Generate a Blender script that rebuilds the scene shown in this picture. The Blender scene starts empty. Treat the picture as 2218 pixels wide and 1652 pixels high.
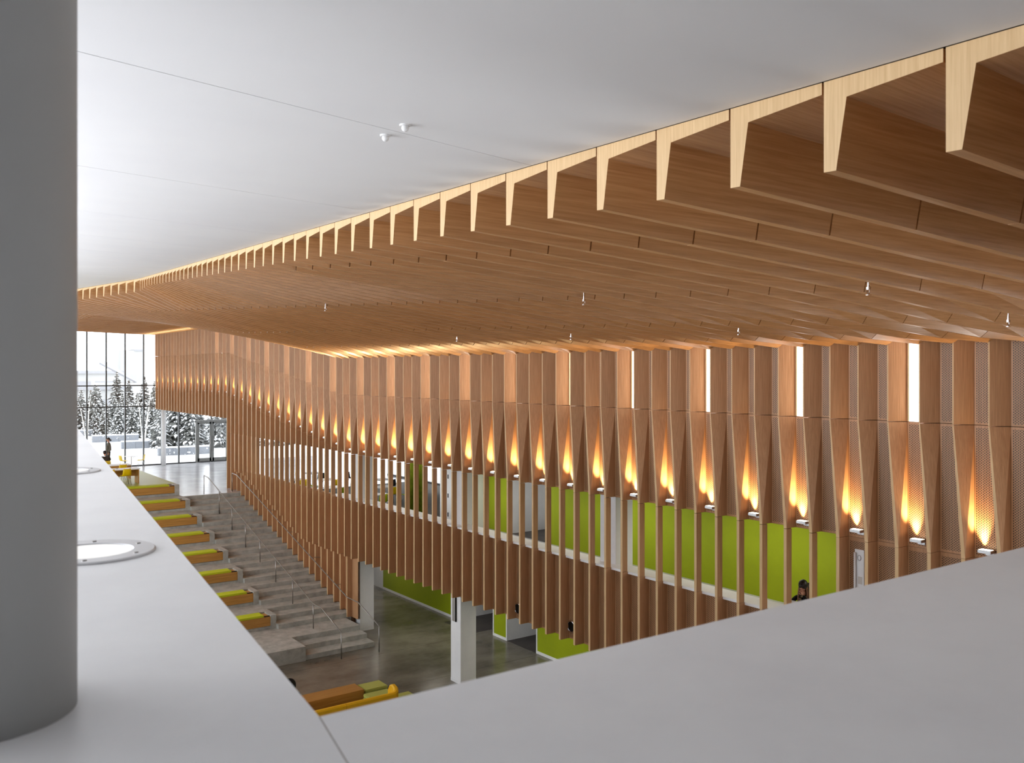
import bpy, bmesh, math, random
from mathutils import Vector, Matrix
random.seed(7)
R = math.radians
SC = bpy.context.scene
COL = SC.collection

# ------------------------------------------------------------------ camera, sky, exposure
cam_d = bpy.data.cameras.new('camera')
cam = bpy.data.objects.new('camera', cam_d); COL.objects.link(cam)
cam.location = (0, 0, 0)
cam.rotation_euler = (math.pi / 2, 0, -0.6252)
cam_d.sensor_width = 36.0
cam_d.lens = 31.553
cam_d.shift_y = -0.01014
cam_d.clip_start = 0.05
cam_d.clip_end = 600
cam_d.dof.use_dof = True
cam_d.dof.focus_distance = 22.0
cam_d.dof.aperture_fstop = 8.0
SC.camera = cam

world = bpy.data.worlds.new('overcast_sky'); SC.world = world
world.use_nodes = True
bg = world.node_tree.nodes['Background']
bg.inputs[0].default_value = (0.93, 0.96, 1.0, 1)
bg.inputs[1].default_value = 3.2

vs = SC.view_settings
vs.view_transform = 'Standard'; vs.look = 'None'; vs.gamma = 1.0
vs.use_curve_mapping = False
vs.exposure = 0.1
SC.cycles.use_denoising = True
SC.cycles.max_bounces = 7
SC.cycles.diffuse_bounces = 4
SC.cycles.transparent_max_bounces = 10
SC.cycles.sample_clamp_indirect = 6.0
SC.cycles.caustics_reflective = False
SC.cycles.caustics_refractive = False

def lamp(name, kind, loc, energy, color, rot=(0, 0, 0), **kw):
    d = bpy.data.lights.new(name, kind); d.energy = energy; d.color = color
    for k, v in kw.items(): setattr(d, k, v)
    o = bpy.data.objects.new(name, d); COL.objects.link(o)
    o.location = loc; o.rotation_euler = rot
    return o

# added area lamp, boosts daylight from the unseen side facade (left of the view)
lamp('side_daylight_lamp', 'AREA', (-4.9, 21, .1), 2350, (.95, .97, 1), (0, R(-90), 0), shape='RECTANGLE', size=2.6, size_y=34)
# added area lamp, unseen behind the front ledge, lifts the fins and beams
lamp('lower_fill', 'AREA', (10.5, 1.25, -5.2), 170, (1, .96, .9), (R(96), 0, 0), shape='RECTANGLE', size=9.0, size_y=4.5)
# added area lamp overhead, out of view, brightens the front ledge
lamp('ledge_fill', 'AREA', (6.4, -.1, 1.15), 52, (1, .98, .95), shape='RECTANGLE', size=7.2, size_y=.5)
# unseen lamps added to light the corridors behind the timber wall (both storeys)
for yy in (9.5, 15, 20.5, 26.5, 33, 40):
    lamp('corridor_fill', 'AREA', (17.9, yy, -3.3), 48, (1, .95, .86), shape='RECTANGLE', size=1.2, size_y=3.0)
for yy in (17, 23.5, 29.5, 36):
    lamp('corridor_fill', 'AREA', (17.9, yy, -7.5), 26, (1, .93, .8), shape='RECTANGLE', size=.8, size_y=2.0)

# ------------------------------------------------------------------ materials
def srgb(r, g, b):
    f = lambda v: (v / 255 / 12.92) if v / 255 <= .04045 else ((v / 255 + .055) / 1.055) ** 2.4
    return (f(r), f(g), f(b), 1)

def base_mat(name, col, rough=.5, spec=.5, metal=0.0):
    m = bpy.data.materials.new(name); m.use_nodes = True
    b = m.node_tree.nodes['Principled BSDF']
    b.inputs['Base Color'].default_value = col
    b.inputs['Roughness'].default_value = rough
    b.inputs['Metallic'].default_value = metal
    b.inputs['Specular IOR Level'].default_value = spec
    return m, m.node_tree, b

def noise_mat(name, c1, c2, scale=4.0, rough=.5, spec=.5, detail=6, vec_scale=(1, 1, 1), bump=0.0, rand=0.0, lo=.35, hi=.65, rough2=None):
    m, nt, b = base_mat(name, c1, rough, spec)
    N, L = nt.nodes, nt.links
    tc = N.new('ShaderNodeTexCoord'); mp = N.new('ShaderNodeMapping')
    mp.inputs['Scale'].default_value = vec_scale
    L.new(tc.outputs['Object'], mp.inputs['Vector'])
    vec = mp.outputs['Vector']
    oi = None
    if rand:
        oi = N.new('ShaderNodeObjectInfo')
        ml = N.new('ShaderNodeMath'); ml.operation = 'MULTIPLY'; ml.inputs[1].default_value = 57.0
        L.new(oi.outputs['Random'], ml.inputs[0])
        va = N.new('ShaderNodeVectorMath'); va.operation = 'ADD'
        L.new(vec, va.inputs[0]); L.new(ml.outputs[0], va.inputs[1]); vec = va.outputs[0]
    nz = N.new('ShaderNodeTexNoise'); nz.inputs['Scale'].default_value = scale
    nz.inputs['Detail'].default_value = detail; nz.inputs['Roughness'].default_value = .62
    L.new(vec, nz.inputs['Vector'])
    rp = N.new('ShaderNodeValToRGB')
    rp.color_ramp.elements[0].position = lo; rp.color_ramp.elements[0].color = c2
    rp.color_ramp.elements[1].position = hi; rp.color_ramp.elements[1].color = c1
    L.new(nz.outputs['Fac'], rp.inputs['Fac'])
    out = rp.outputs['Color']
    if rand:
        hs = N.new('ShaderNodeHueSaturation')
        mr = N.new('ShaderNodeMapRange'); mr.inputs['To Min'].default_value = 1 - rand; mr.inputs['To Max'].default_value = 1 + rand
        L.new(oi.outputs['Random'], mr.inputs['Value']); L.new(mr.outputs[0], hs.inputs['Value'])
        L.new(out, hs.inputs['Color']); out = hs.outputs['Color']
    L.new(out, b.inputs['Base Color'])
    if bump:
        bp = N.new('ShaderNodeBump'); bp.inputs['Strength'].default_value = bump; bp.inputs['Distance'].default_value = .01
        L.new(nz.outputs['Fac'], bp.inputs['Height']); L.new(bp.outputs[0], b.inputs['Normal'])
    if rough2 is not None:
        mr = N.new('ShaderNodeMapRange'); mr.inputs['To Min'].default_value = rough2; mr.inputs['To Max'].default_value = rough
        L.new(nz.outputs['Fac'], mr.inputs['Value']); L.new(mr.outputs[0], b.inputs['Roughness'])
    return m

def emit_mat(name, col, strength):
    m = bpy.data.materials.new(name); m.use_nodes = True
    nt = m.node_tree; nt.nodes.clear()
    e = nt.nodes.new('ShaderNodeEmission'); e.inputs[0].default_value = col; e.inputs[1].default_value = strength
    o = nt.nodes.new('ShaderNodeOutputMaterial'); nt.links.new(e.outputs[0], o.inputs[0])
    return m

M = {}
W1, W2 = srgb(198, 153, 113), srgb(162, 117, 80)
M['wood'] = noise_mat('cedar_vertical', W1, W2, 1.0, .42, .4, 7, (55, 55, 1.6), rand=.09, lo=.25, hi=.72)
M['wood_x'] = noise_mat('cedar_lengthwise', srgb(198, 148, 98), srgb(160, 112, 68), 1.0, .27, .6, 7, (1.3, 50, 50), rand=.07, lo=.25, hi=.72)
M['under'] = noise_mat('window_lit_underside', srgb(204, 156, 108), srgb(176, 128, 82), 1.0, .40, .45, 5, (1.3, 50, 50), lo=.3, hi=.7)  # paler than the sides: window light on beam bottoms put into the colour
M['edge'] = noise_mat('pale_edge_timber', srgb(218, 186, 141), srgb(198, 163, 118), 1.0, .45, .35, 5, (70, 70, 3), lo=.3, hi=.7)
M['bench'] = noise_mat('honey_bench_timber', srgb(198, 148, 78), srgb(162, 112, 48), 1.0, .38, .45, 6, (1.0, 30, 22), rand=.06, lo=.3, hi=.7)
M['bench_dark'] = base_mat('dark_board_edge', srgb(118, 80, 38), .5, .3)[0]
M['darkgreen'] = noise_mat('olive_green_curtain', srgb(104, 116, 10), srgb(84, 94, 6), 6, .8, .2, 3)
M['greycarpet'] = noise_mat('grey_room_carpet', srgb(128, 126, 122), srgb(108, 106, 102), 40, .9, .2, 3)
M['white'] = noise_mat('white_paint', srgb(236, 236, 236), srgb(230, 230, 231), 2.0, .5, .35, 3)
M['ledge'] = noise_mat('white_solid_surface', srgb(243, 243, 243), srgb(234, 234, 235), 3.5, .42, .35, 8, rough2=.36, lo=.2, hi=.6)
M['ceil'] = noise_mat('white_ceiling_paint', srgb(238, 238, 239), srgb(234, 234, 236), .5, .7, .2, 3)
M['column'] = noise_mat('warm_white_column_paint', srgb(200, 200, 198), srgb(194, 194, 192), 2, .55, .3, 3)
M['seam'] = base_mat('dark_joint', srgb(38, 34, 32), .8, .1)[0]
M['green'] = noise_mat('lime_wall_paint', srgb(150, 164, 4), srgb(144, 158, 3), 1.2, .55, .3, 4)
M['lime'] = noise_mat('lime_upholstery', srgb(196, 204, 44), srgb(182, 192, 34), 60, .7, .25, 3, bump=.2)
M['olive'] = noise_mat('olive_weave', srgb(190, 192, 104), srgb(166, 170, 82), 120, .8, .2, 3, bump=.25)
M['carpet'] = noise_mat('pale_green_carpet', srgb(176, 178, 96), srgb(160, 164, 82), 30, .45, .45, 4)
M['concrete'] = noise_mat('cast_concrete', srgb(188, 187, 180), srgb(146, 145, 138), 3.2, .55, .4, 10, lo=.3, hi=.7, bump=.05)
M['floor'] = noise_mat('polished_concrete', srgb(134, 127, 114), srgb(84, 79, 70), .55, .32, .5, 11, (1, 1.4, 1), lo=.3, hi=.68, rough2=.12)
M['floor2'] = noise_mat('polished_grey_floor', srgb(206, 205, 208), srgb(184, 183, 187), .9, .28, .55, 9, lo=.3, hi=.7, rough2=.12)
M['darkfloor'] = noise_mat('dark_grey_floor', srgb(72, 66, 64), srgb(58, 53, 52), 2, .45, .4, 5)
M['steel'] = base_mat('brushed_steel', srgb(150, 146, 142), .32, .5, 1.0)[0]
M['chrome'] = base_mat('polished_chrome', srgb(225, 225, 228), .12, .5, 1.0)[0]
M['alu'] = base_mat('satin_aluminium', srgb(205, 205, 206), .35, .5, .85)[0]
M['mullion'] = base_mat('dark_grey_mullion', srgb(70, 70, 70), .4, .4)[0]
M['doorgrey'] = base_mat('grey_door_frame', srgb(128, 128, 124), .45, .4)[0]
M['yellow'] = noise_mat('yellow_plastic', srgb(240, 204, 10), srgb(232, 194, 6), 8, .35, .5, 2)
M['sofa'] = noise_mat('yellow_upholstery', srgb(236, 186, 28), srgb(222, 168, 16), 90, .55, .35, 3, bump=.15)
M['black'] = noise_mat('black_leather', srgb(18, 18, 19), srgb(12, 12, 13), 20, .5, .35, 3)
M['skin'] = noise_mat('skin', srgb(205, 150, 122), srgb(196, 138, 112), 25, .5, .4, 3)
M['hair'] = noise_mat('dark_brown_hair', srgb(40, 24, 17), srgb(16, 10, 8), 1.0, .45, .45, 5, (90, 90, 8))
M['hair_tip'] = noise_mat('light_brown_hair', srgb(150, 104, 70), srgb(70, 42, 28), 1.0, .45, .4, 5, (80, 80, 6))
M['blackcloth'] = noise_mat('black_knit', srgb(22, 21, 22), srgb(14, 13, 14), 60, .85, .2, 3)
M['greycloth'] = noise_mat('taupe_knit', srgb(112, 104, 94), srgb(86, 79, 71), 50, .85, .2, 3)
M['darkcloth'] = noise_mat('dark_taupe_cloth', srgb(84, 74, 66), srgb(62, 55, 49), 50, .85, .2, 3)
M['scarf'] = noise_mat('patterned_scarf', srgb(150, 130, 100), srgb(40, 34, 28), 45, .85, .2, 2, lo=.45, hi=.55)
M['snow'] = noise_mat('snow', srgb(250, 251, 253), srgb(243, 245, 248), .4, .8, .2, 6)
M['needles'] = noise_mat('hazed_conifer_needles', srgb(138, 138, 134), srgb(98, 98, 94), 14, .85, .2, 4)  # lighter grey, with the snowfall haze put into the colour
M['bark'] = noise_mat('grey_bark', srgb(90, 84, 78), srgb(60, 55, 50), 12, .85, .2, 4)
M['birch'] = noise_mat('white_birch_bark', srgb(222, 220, 214), srgb(150, 146, 138), 1, .8, .2, 4, (9, 9, 22), lo=.2, hi=.45)
M['granite'] = noise_mat('blue_grey_granite', srgb(142, 145, 151), srgb(122, 125, 131), 25, .7, .3, 5)
M['pale'] = noise_mat('haze_pale_wall', srgb(176, 176, 174), srgb(173, 173, 172), .3, .8, .2, 3)  # outdoor haze put into the wall colour of the far buildings
M['palegrey'] = noise_mat('pale_grey_cladding', srgb(158, 159, 163), srgb(154, 155, 159), .5, .7, .3, 3)  # far roofs carry haze in this grey; a room wall reuses it
M['lens'] = emit_mat('uplight_lens', (1, .86, .62, 1), 7.0)
M['slot'] = emit_mat('daylight_slot', (1, .97, .92, 1), 6.5)
M['ringglass'] = emit_mat('lit_frosted_lens', (1, .99, .97, 1), 1.0)
M['screen'] = base_mat('dark_plastic', srgb(60, 58, 57), .4, .4)[0]
M['paper'] = base_mat('grey_white_plastic', srgb(205, 198, 190), .5, .35)[0]
M['backing_wood'] = base_mat('dark_brown_backing', srgb(92, 64, 42), .7, .2)[0]  # dark brown backing that shows in the gaps behind the fins
M['void'] = base_mat('dark_recess', srgb(26, 22, 20), .8, .1)[0]

def glass_mat():
    m = bpy.data.materials.new('clear_glazing'); m.use_nodes = True
    nt = m.node_tree; nt.nodes.clear(); N, L = nt.nodes, nt.links
    t = N.new('ShaderNodeBsdfTransparent'); t.inputs[0].default_value = (.97, .98, .98, 1)
    g = N.new('ShaderNodeBsdfGlossy'); g.inputs['Roughness'].default_value = .02
    mx = N.new('ShaderNodeMixShader'); mx.inputs[0].default_value = .05
    o = N.new('ShaderNodeOutputMaterial')
    L.new(t.outputs[0], mx.inputs[1]); L.new(g.outputs[0], mx.inputs[2]); L.new(mx.outputs[0], o.inputs[0])
    return m
M['glass'] = glass_mat()

def perf_mat():
    """timber panel drilled with staggered slots (pitch 27 x 43 mm)"""
    m = M['wood'].copy(); m.name = 'perforated_cedar'
    nt = m.node_tree; N, L = nt.nodes, nt.links
    b = N['Principled BSDF']
    old = b.inputs['Base Color'].links[0].from_socket
    tc = N.new('ShaderNodeTexCoord'); sp = N.new('ShaderNodeSeparateXYZ'); L.new(tc.outputs['Object'], sp.inputs[0])
    def math_(op, a, bb=None):
        n = N.new('ShaderNodeMath'); n.operation = op
        for i, v in enumerate((a, bb)):
            if v is None: continue
            if isinstance(v, (int, float)): n.inputs[i].default_value = v
            else: L.new(v, n.inputs[i])
        return n.outputs[0]
    u = math_('DIVIDE', sp.outputs['Y'], .027); w = math_('DIVIDE', sp.outputs['Z'], .043)
    cu = math_('FLOOR', u)
    half = math_('MULTIPLY', math_('FLOORED_MODULO', cu, 2.0), .5)
    fu = math_('ABSOLUTE', math_('SUBTRACT', math_('FRACT', u), .5))
    fw = math_('ABSOLUTE', math_('SUBTRACT', math_('FRACT', math_('ADD', w, half)), .5))
    hole = math_('MULTIPLY', math_('LESS_THAN', fu, .27), math_('LESS_THAN', fw, .31))
    # plain margins: the drilled field stops short of the panel edge (Y from 0 to -width in object space)
    oi = N.new('ShaderNodeTexCoord')
    gs = N.new('ShaderNodeSeparateXYZ'); L.new(oi.outputs['Generated'], gs.inputs[0])
    my = math_('LESS_THAN', math_('ABSOLUTE', math_('SUBTRACT', gs.outputs['Y'], .5)), .46)
    mz = math_('LESS_THAN', math_('ABSOLUTE', math_('SUBTRACT', gs.outputs['Z'], .5)), .482)
    hole = math_('MULTIPLY', hole, math_('MULTIPLY', my, mz))
    mx = N.new('ShaderNodeMixRGB'); L.new(hole, mx.inputs[0]); L.new(old, mx.inputs[1])
    mx.inputs[2].default_value = srgb(30, 20, 14)
    L.new(mx.outputs[0], b.inputs['Base Color'])
    return m
M['perf'] = perf_mat()

# ------------------------------------------------------------------ builders
class MB:
    def __init__(s): s.v = []; s.f = []; s.m = []
    def add(s, vs, fs, mi=0):
        o = len(s.v); s.v += [tuple(p) for p in vs]
        for k, f in enumerate(fs):
            s.f.append(tuple(i + o for i in f)); s.m.append(mi[k] if isinstance(mi, (list, tuple)) else mi)
        return s
    def box(s, x0, x1, y0, y1, z0, z1, mi=0):
        v = [(x0, y0, z0), (x1, y0, z0), (x1, y1, z0), (x0, y1, z0), (x0, y0, z1), (x1, y0, z1), (x1, y1, z1), (x0, y1, z1)]
        return s.add(v, [(0, 3, 2, 1), (4, 5, 6, 7), (0, 1, 5, 4), (1, 2, 6, 5), (2, 3, 7, 6), (3, 0, 4, 7)], mi)
    def loft(s, secs, mi=0, cap0=None, cap1=None, sides=None):
        n = len(secs[0]); vs = [p for q in secs for p in q]; fs = []; ms = []
        for k in range(len(secs) - 1):
            for i in range(n):
                j = (i + 1) % n
                fs.append((k * n + i, k * n + j, (k + 1) * n + j, (k + 1) * n + i)); ms.append(sides[i] if sides else mi)
        fs.append(tuple(range(n - 1, -1, -1))); ms.append(mi if cap0 is None else cap0)
        fs.append(tuple((len(secs) - 1) * n + i for i in range(n))); ms.append(mi if cap1 is None else cap1)
        return s.add(vs, fs, ms)
    def tube(s, pts, r, seg=8, mi=0, closed=False):
        pts = [Vector(p) for p in pts]; secs = []
        rs = r if isinstance(r, (list, tuple)) else [r] * len(pts)
        for i, p in enumerate(pts):
            a = pts[max(0, i - 1)]; b = pts[min(len(pts) - 1, i + 1)]
            if closed: a = pts[i - 1]; b = pts[(i + 1) % len(pts)]
            d = (b - a).normalized()
            up = Vector((0, 0, 1)) if abs(d.z) < .95 else Vector((0, 1, 0))
            x = d.cross(up).normalized(); y = x.cross(d).normalized()
            secs.append([p + (x * math.cos(t) + y * math.sin(t)) * rs[i] for t in [2 * math.pi * k / seg for k in range(seg)]])
        if closed:
            n = seg; vs = [p for q in secs for p in q]; fs = []
            for k in range(len(secs)):
                k2 = (k + 1) % len(secs)
                for i in range(n):
                    j = (i + 1) % n; fs.append((k * n + i, k * n + j, k2 * n + j, k2 * n + i))
            return s.add(vs, fs, mi)
        return s.loft(secs, mi)
    def lathe(s, prof, cx=0, cy=0, seg=32, mi=0, mis=None):
        n = seg; vs = []; fs = []; ms = []
        for r, z in prof:
            for k in range(n):
                t = 2 * math.pi * k / n; vs.append((cx + r * math.cos(t), cy + r * math.sin(t), z))
        for k in range(len(prof) - 1):
            for i in range(n):
                j = (i + 1) % n; fs.append((k * n + i, k * n + j, (k + 1) * n + j, (k + 1) * n + i)); ms.append(mis[k] if mis else mi)
        fs.append(tuple(range(n - 1, -1, -1))); ms.append(ms[0]); fs.append(tuple((len(prof) - 1) * n + i for i in range(n))); ms.append(ms[-2])
        return s.add(vs, fs, ms)
    def ball(s, c, r, seg=12, rings=8, mi=0):
        rx, ry, rz = r if isinstance(r, (list, tuple)) else (r, r, r)
        prof = []
        vs = []; fs = []
        for a in range(rings + 1):
            ph = math.pi * a / rings
            for k in range(seg):
                t = 2 * math.pi * k / seg
                vs.append((c[0] + rx * math.sin(ph) * math.cos(t), c[1] + ry * math.sin(ph) * math.sin(t), c[2] + rz * math.cos(ph)))
        for a in range(rings):
            for k in range(seg):
                j = (k + 1) % seg; fs.append((a * seg + k, (a + 1) * seg + k, (a + 1) * seg + j, a * seg + j))
        return s.add(vs, fs, mi)
    def mesh(s, name, mats, smooth=False, bevel=0):
        me = bpy.data.meshes.new(name); me.from_pydata(s.v, [], s.f); me.validate(clean_customdata=False)
        for m in (mats if isinstance(mats, (list, tuple)) else [mats]): me.materials.append(M[m])
        if len(me.polygons) == len(s.m): me.polygons.foreach_set('material_index', s.m)
        if bevel or smooth:
            bm = bmesh.new(); bm.from_mesh(me)
            if bevel:
                bmesh.ops.remove_doubles(bm, verts=bm.verts, dist=1e-5)
                bmesh.ops.bevel(bm, geom=[e for e in bm.edges if len(e.link_faces) == 2 and e.calc_face_angle(0) > .6], offset=bevel, segments=2, affect='EDGES')
            bmesh.ops.recalc_face_normals(bm, faces=bm.faces)
            if smooth:
                for f in bm.faces: f.smooth = True
            bm.to_mesh(me); bm.free()
        else:
            bm = bmesh.new(); bm.from_mesh(me); bmesh.ops.recalc_face_normals(bm, faces=bm.faces); bm.to_mesh(me); bm.free()
        me.update()
        return me
    def build(s, name, mats, parent=None, loc=(0, 0, 0), **kw):
        return link(name, s.mesh(name, mats, **kw), parent, loc)

def link(name, me, parent=None, loc=(0, 0, 0)):
    o = bpy.data.objects.new(name, me); COL.objects.link(o); o.location = loc
    if parent: o.parent = parent
    return o
def tag(o, label=None, cat=None, group=None, kind=None):
    if label: o['label'] = label
    if cat: o['category'] = cat
    if group: o['group'] = group
    if kind: o['kind'] = kind
    return o
def empty(name, loc=(0, 0, 0), rz=0, **kw):
    o = bpy.data.objects.new(name, None); COL.objects.link(o); o.location = loc; o.rotation_euler.z = rz
    o.empty_display_size = .1
    return tag(o, **kw)
def struct(o, label=None): return tag(o, label, kind='structure')
def kids(o): return [c for c in bpy.data.objects if c.parent == o]
def dup(root, loc, rz=0, label=None, group=None):
    r = root.copy(); COL.objects.link(r); r.location = loc; r.rotation_euler.z = rz
    if label: r['label'] = label
    if group: r['group'] = group
    for ch in CH[root.name]:
        c = ch.copy(); COL.objects.link(c); c.parent = r
        for g in CH.get(ch.name, []):
            d = g.copy(); COL.objects.link(d); d.parent = c
    return r
CH = {}
def reg(root):
    CH[root.name] = list(root.children)
    for c in root.children: CH[c.name] = list(c.children)
    return root
def box_obj(name, mat, x0, x1, y0, y1, z0, z1, parent=None, **kw):
    return MB().box(x0, x1, y0, y1, z0, z1).build(name, mat, parent, **kw)

# ------------------------------------------------------------------ key dimensions (camera at the origin)
S = .6116                       # spacing of the fins = stair tread
Y0 = 26.334                     # fin number 0; fin n stands at Y0 - n*S
XF, XB = 15.28, 15.60           # front edge and back wall of the fins
ZU, ZL, ZP = -6.11, -10.19, -5.60      # upper floor, lower floor, carpeted platform
RISE = .17
fy = lambda n: Y0 - n * S
def ramp(y, a, b, va, vb):
    t = max(0, min(1, (y - a) / (b - a))); return va + (vb - va) * t
z_seam = lambda y: ramp(y, 33, 46.5, -.93, .96)
z_lit = lambda y: ramp(y, 32.6, 47, -3.22, -1.25)
z_wall = lambda y: ramp(y, 32.6, 49, .48, 2.35)
def nose_z(y):
    if y >= 44.66: return ZU
    if y <= 29.92: return ZL
    if y >= 32.43: return ZU - RISE * math.ceil((44.66 - y) / S - 1e-6)
    if y > 31.15: return ZL + 3 * RISE
    return ZL + RISE * (2 if y > 30.53 else 1)

# ------------------------------------------------------------------ large structure: floors, slabs, roof
fl = box_obj('floor', 'floor', -5, 24, -4, 46, ZL - .3, ZL)
struct(fl, 'polished brown concrete floor of the lower hall')
fl2 = MB().box(12.6, 15.6, 44.95, 61, ZU - .25, ZU).box(-5, 12.6, 56.6, 61, ZU - .25, ZU).box(15.6, 30, 2, 61, ZU - .25, ZU).build('floor', 'floor2')
struct(fl2, 'glossy grey upper floor running to the window wall')
for i, yy in enumerate((18.2, 25.6, 29.0)):          # saw-cut joints in the lower floor
    box_obj('saw_cut_joint', 'seam', 4, 19.6, yy - .004, yy + .004, ZL, ZL + .0012, fl)
pl = box_obj('floor', 'carpet', 2, 12.6, 45.49 + .66, 56.6, ZU - .2, ZP)
struct(pl, 'raised platform with pale green carpet above the seating tiers')

roof = MB().box(-5.4, 31, -7, 62, 3.6, 3.9).build('roof', 'white'); struct(roof, 'roof slab')
back = MB().box(-5.3, 31, -6.3, -6, ZL, 3.6).box(-5.3, -5, -6, 3.5, ZL, 3.6).box(-5.3, -5, 3.5, 61, ZL, -6.1).build('wall_back', 'white'); struct(back, 'plain white wall behind the gallery')
near_end = MB().box(15.7, 31, 1.7, 2, ZL, 3.6).build('wall_near_end', 'white'); struct(near_end)
slab3 = MB()
slab3.add([(-5, -6, -1.9), (.30, -6, -1.9), (.30 + .133 * 30, 30, -1.9), (-5, 30, -1.9), (-5, -6, -1.55), (.30, -6, -1.55), (.30 + .133 * 30, 30, -1.55), (-5, 30, -1.55)],
          [(0, 3, 2, 1), (4, 5, 6, 7), (0, 1, 5, 4), (1, 2, 6, 5), (2, 3, 7, 6), (3, 0, 4, 7)])
struct(slab3.build('floor', 'floor2'), 'gallery floor slab hidden below the white ledge')
slab3b = MB().box(.3, 17, -6, .75, -1.9, -1.55).build('floor', 'floor2'); struct(slab3b, 'gallery walkway slab under the camera')

# white ledge (two legs of the parapet) ------------------------------------------------
lx = lambda y: .335 + .1329 * y
led = MB()
ye = 30.0
zt, zb = -.45, -.53
led.add([(-1.3, -.6, zb), (-1.3, ye, zb), (lx(ye), ye, zb), (lx(1.095), 1.095, zb), (lx(1.095) - .35, -.6, zb),
         (-1.3, -.6, zt), (-1.3, ye, zt), (lx(ye), ye, zt), (lx(1.095), 1.095, zt), (lx(1.095) - .35, -.6, zt)],
        [(4, 3, 2, 1, 0), (5, 6, 7, 8, 9), (0, 1, 6, 5), (1, 2, 7, 6), (2, 3, 8, 7), (3, 4, 9, 8), (4, 0, 5, 9)])
wl = led.build('wall_parapet_left', 'ledge'); struct(wl, 'broad white parapet ledge running away at left')
led2 = MB()
e = 0
led2.add([(lx(1.095) + e, 1.095, zb), (16.5, 1.095, zb), (16.5, -.6, zb), (lx(1.095) - .35 + e, -.6, zb),
          (lx(1.095) + e, 1.095, zt), (16.5, 1.095, zt), (16.5, -.6, zt), (lx(1.095) - .35 + e, -.6, zt)],
         [(0, 1, 2, 3), (7, 6, 5, 4), (0, 4, 5, 1), (1, 5, 6, 2), (2, 6, 7, 3), (3, 7, 4, 0)])
wr = led2.build('wall_parapet_front', 'ledge'); struct(wr, 'broad white parapet ledge crossing below the view')
jl = MB(); jl.add([(lx(1.095) - .001, 1.094, zt + .0003), (lx(1.095) + .001, 1.094, zt + .0003), (lx(1.095) - .349, -.6, zt + .0003), (lx(1.095) - .351, -.6, zt + .0003)], [(0, 1, 2, 3)])
jl.build('joint_line', 'steel', wl)
p1 = MB(); p1.add([(-1.2, 1.0, -1.55), (-1.2, ye, -1.55), (lx(ye) - .06, ye, -1.55), (lx(1.0) - .06, 1.0, -1.55), (-1.2, 1.0, zb), (-1.2, ye, zb), (lx(ye) - .06, ye, zb), (lx(1.0) - .06, 1.0, zb)],
      [(0, 1, 2, 3), (7, 6, 5, 4), (0, 4, 5, 1), (1, 5, 6, 2), (2, 6, 7, 3), (3, 7, 4, 0)])
p1.build('parapet_body', 'white', wl)
MB().box(.45, 16.4, .75, 1.03, -1.9, zb).build('parapet_body', 'white', wr)

# round column standing on the ledge
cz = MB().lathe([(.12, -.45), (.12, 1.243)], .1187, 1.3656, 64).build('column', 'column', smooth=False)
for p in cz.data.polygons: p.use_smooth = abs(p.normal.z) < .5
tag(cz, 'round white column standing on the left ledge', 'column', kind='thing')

def ring_light(x, y, label):
    t = empty('recessed_uplight', (x, y, -.45), label=label, cat='light', group='recessed uplights in the ledge')
    MB().lathe([(.153, -.02), (.153, .004), (.150, .006), (.102, .006), (.098, .002), (.098, -.02)], seg=64).build('trim_ring', 'alu', t, smooth=False)
    MB().lathe([(.097, -.02), (.097, .003), (.05, .0045), (.01, .005)], seg=48).build('frosted_lens', 'ringglass', t, smooth=True)
    for k in range(6):
        a = k * math.pi / 3 + .25
        MB().lathe([(.006, .004), (.006, .0075), (.002, .008)], .126 * math.cos(a), .126 * math.sin(a), 10).build('screw', 'steel', t)
    return t
ring_light(.452, 2.413, 'round frosted uplight with grey ring, in front on the white ledge')
ring_light(.72, 4.42, 'smaller-looking round uplight further along the white ledge')

# ------------------------------------------------------------------ white ceiling
zc_ = lambda y: min(1.165 + .06 * y, 3.01)
def xe(y):
    return 3.215 + .1315 * y if y < 30.8 else 7.265 - .18 * (y - 30.8)
ceil = MB()
ce_back = MB()
ce_back.add([(-5.2, -6, zc_(-6) + .05), (xe(-6), -6, zc_(-6) + .05), (xe(30.8), 30.8, 3.06), (xe(61), 61, 3.06), (-5.2, 61, 3.06), (-5.2, 30.8, 3.06)],
            [(0, 1, 2, 5), (5, 2, 3, 4)])
ce = ce_back.build('ceiling', 'seam'); struct(ce, 'smooth white gallery ceiling in large panels')
SL = .24
js = [-5.4, -1.2 + .9, 4.20, 7.47, 10.78, 14.05, 17.35, 20.65, 23.95, 27.3]
g = .005
def edge_pt(y0):
    x = (3.215 + .1315 * y0) / (1 - .1315 * SL); return (x, y0 + SL * x)
for a, b in zip(js[:-1], js[1:]):
    q = []
    for y0, off in ((a, g), (b, -g)):
        x, y = edge_pt(y0 + off); q.append([(-5, y0 + off - SL * 5), (x - .012, y)])
    P = [q[0][0], q[0][1], q[1][1], q[1][0]]
    m = MB()
    m.add([(x, y, 1.165 + .06 * y + dz) for dz in (0, .03) for x, y in P], [(0, 1, 2, 3), (7, 6, 5, 4), (0, 4, 5, 1), (1, 5, 6, 2), (2, 6, 7, 3), (3, 7, 4, 0)])
    m.build('ceiling_panel', 'ceil', ce)
x, y = edge_pt(27.3 + g)
P = [(-5, 27.3 + g - SL * 5), (x - .012, y), (xe(30.8) - .012, 30.8), (-5, 30.8)]
MB().add([(x, y, 1.165 + .06 * y + dz) for dz in (0, .03) for x, y in P], [(0, 1, 2, 3), (7, 6, 5, 4), (0, 4, 5, 1), (1, 5, 6, 2), (2, 6, 7, 3), (3, 7, 4, 0)]).build('ceiling_panel', 'ceil', ce)
P = [(-5, 30.8), (xe(30.8) - .012, 30.8), (xe(61) - .012, 61), (-5, 61)]
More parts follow.
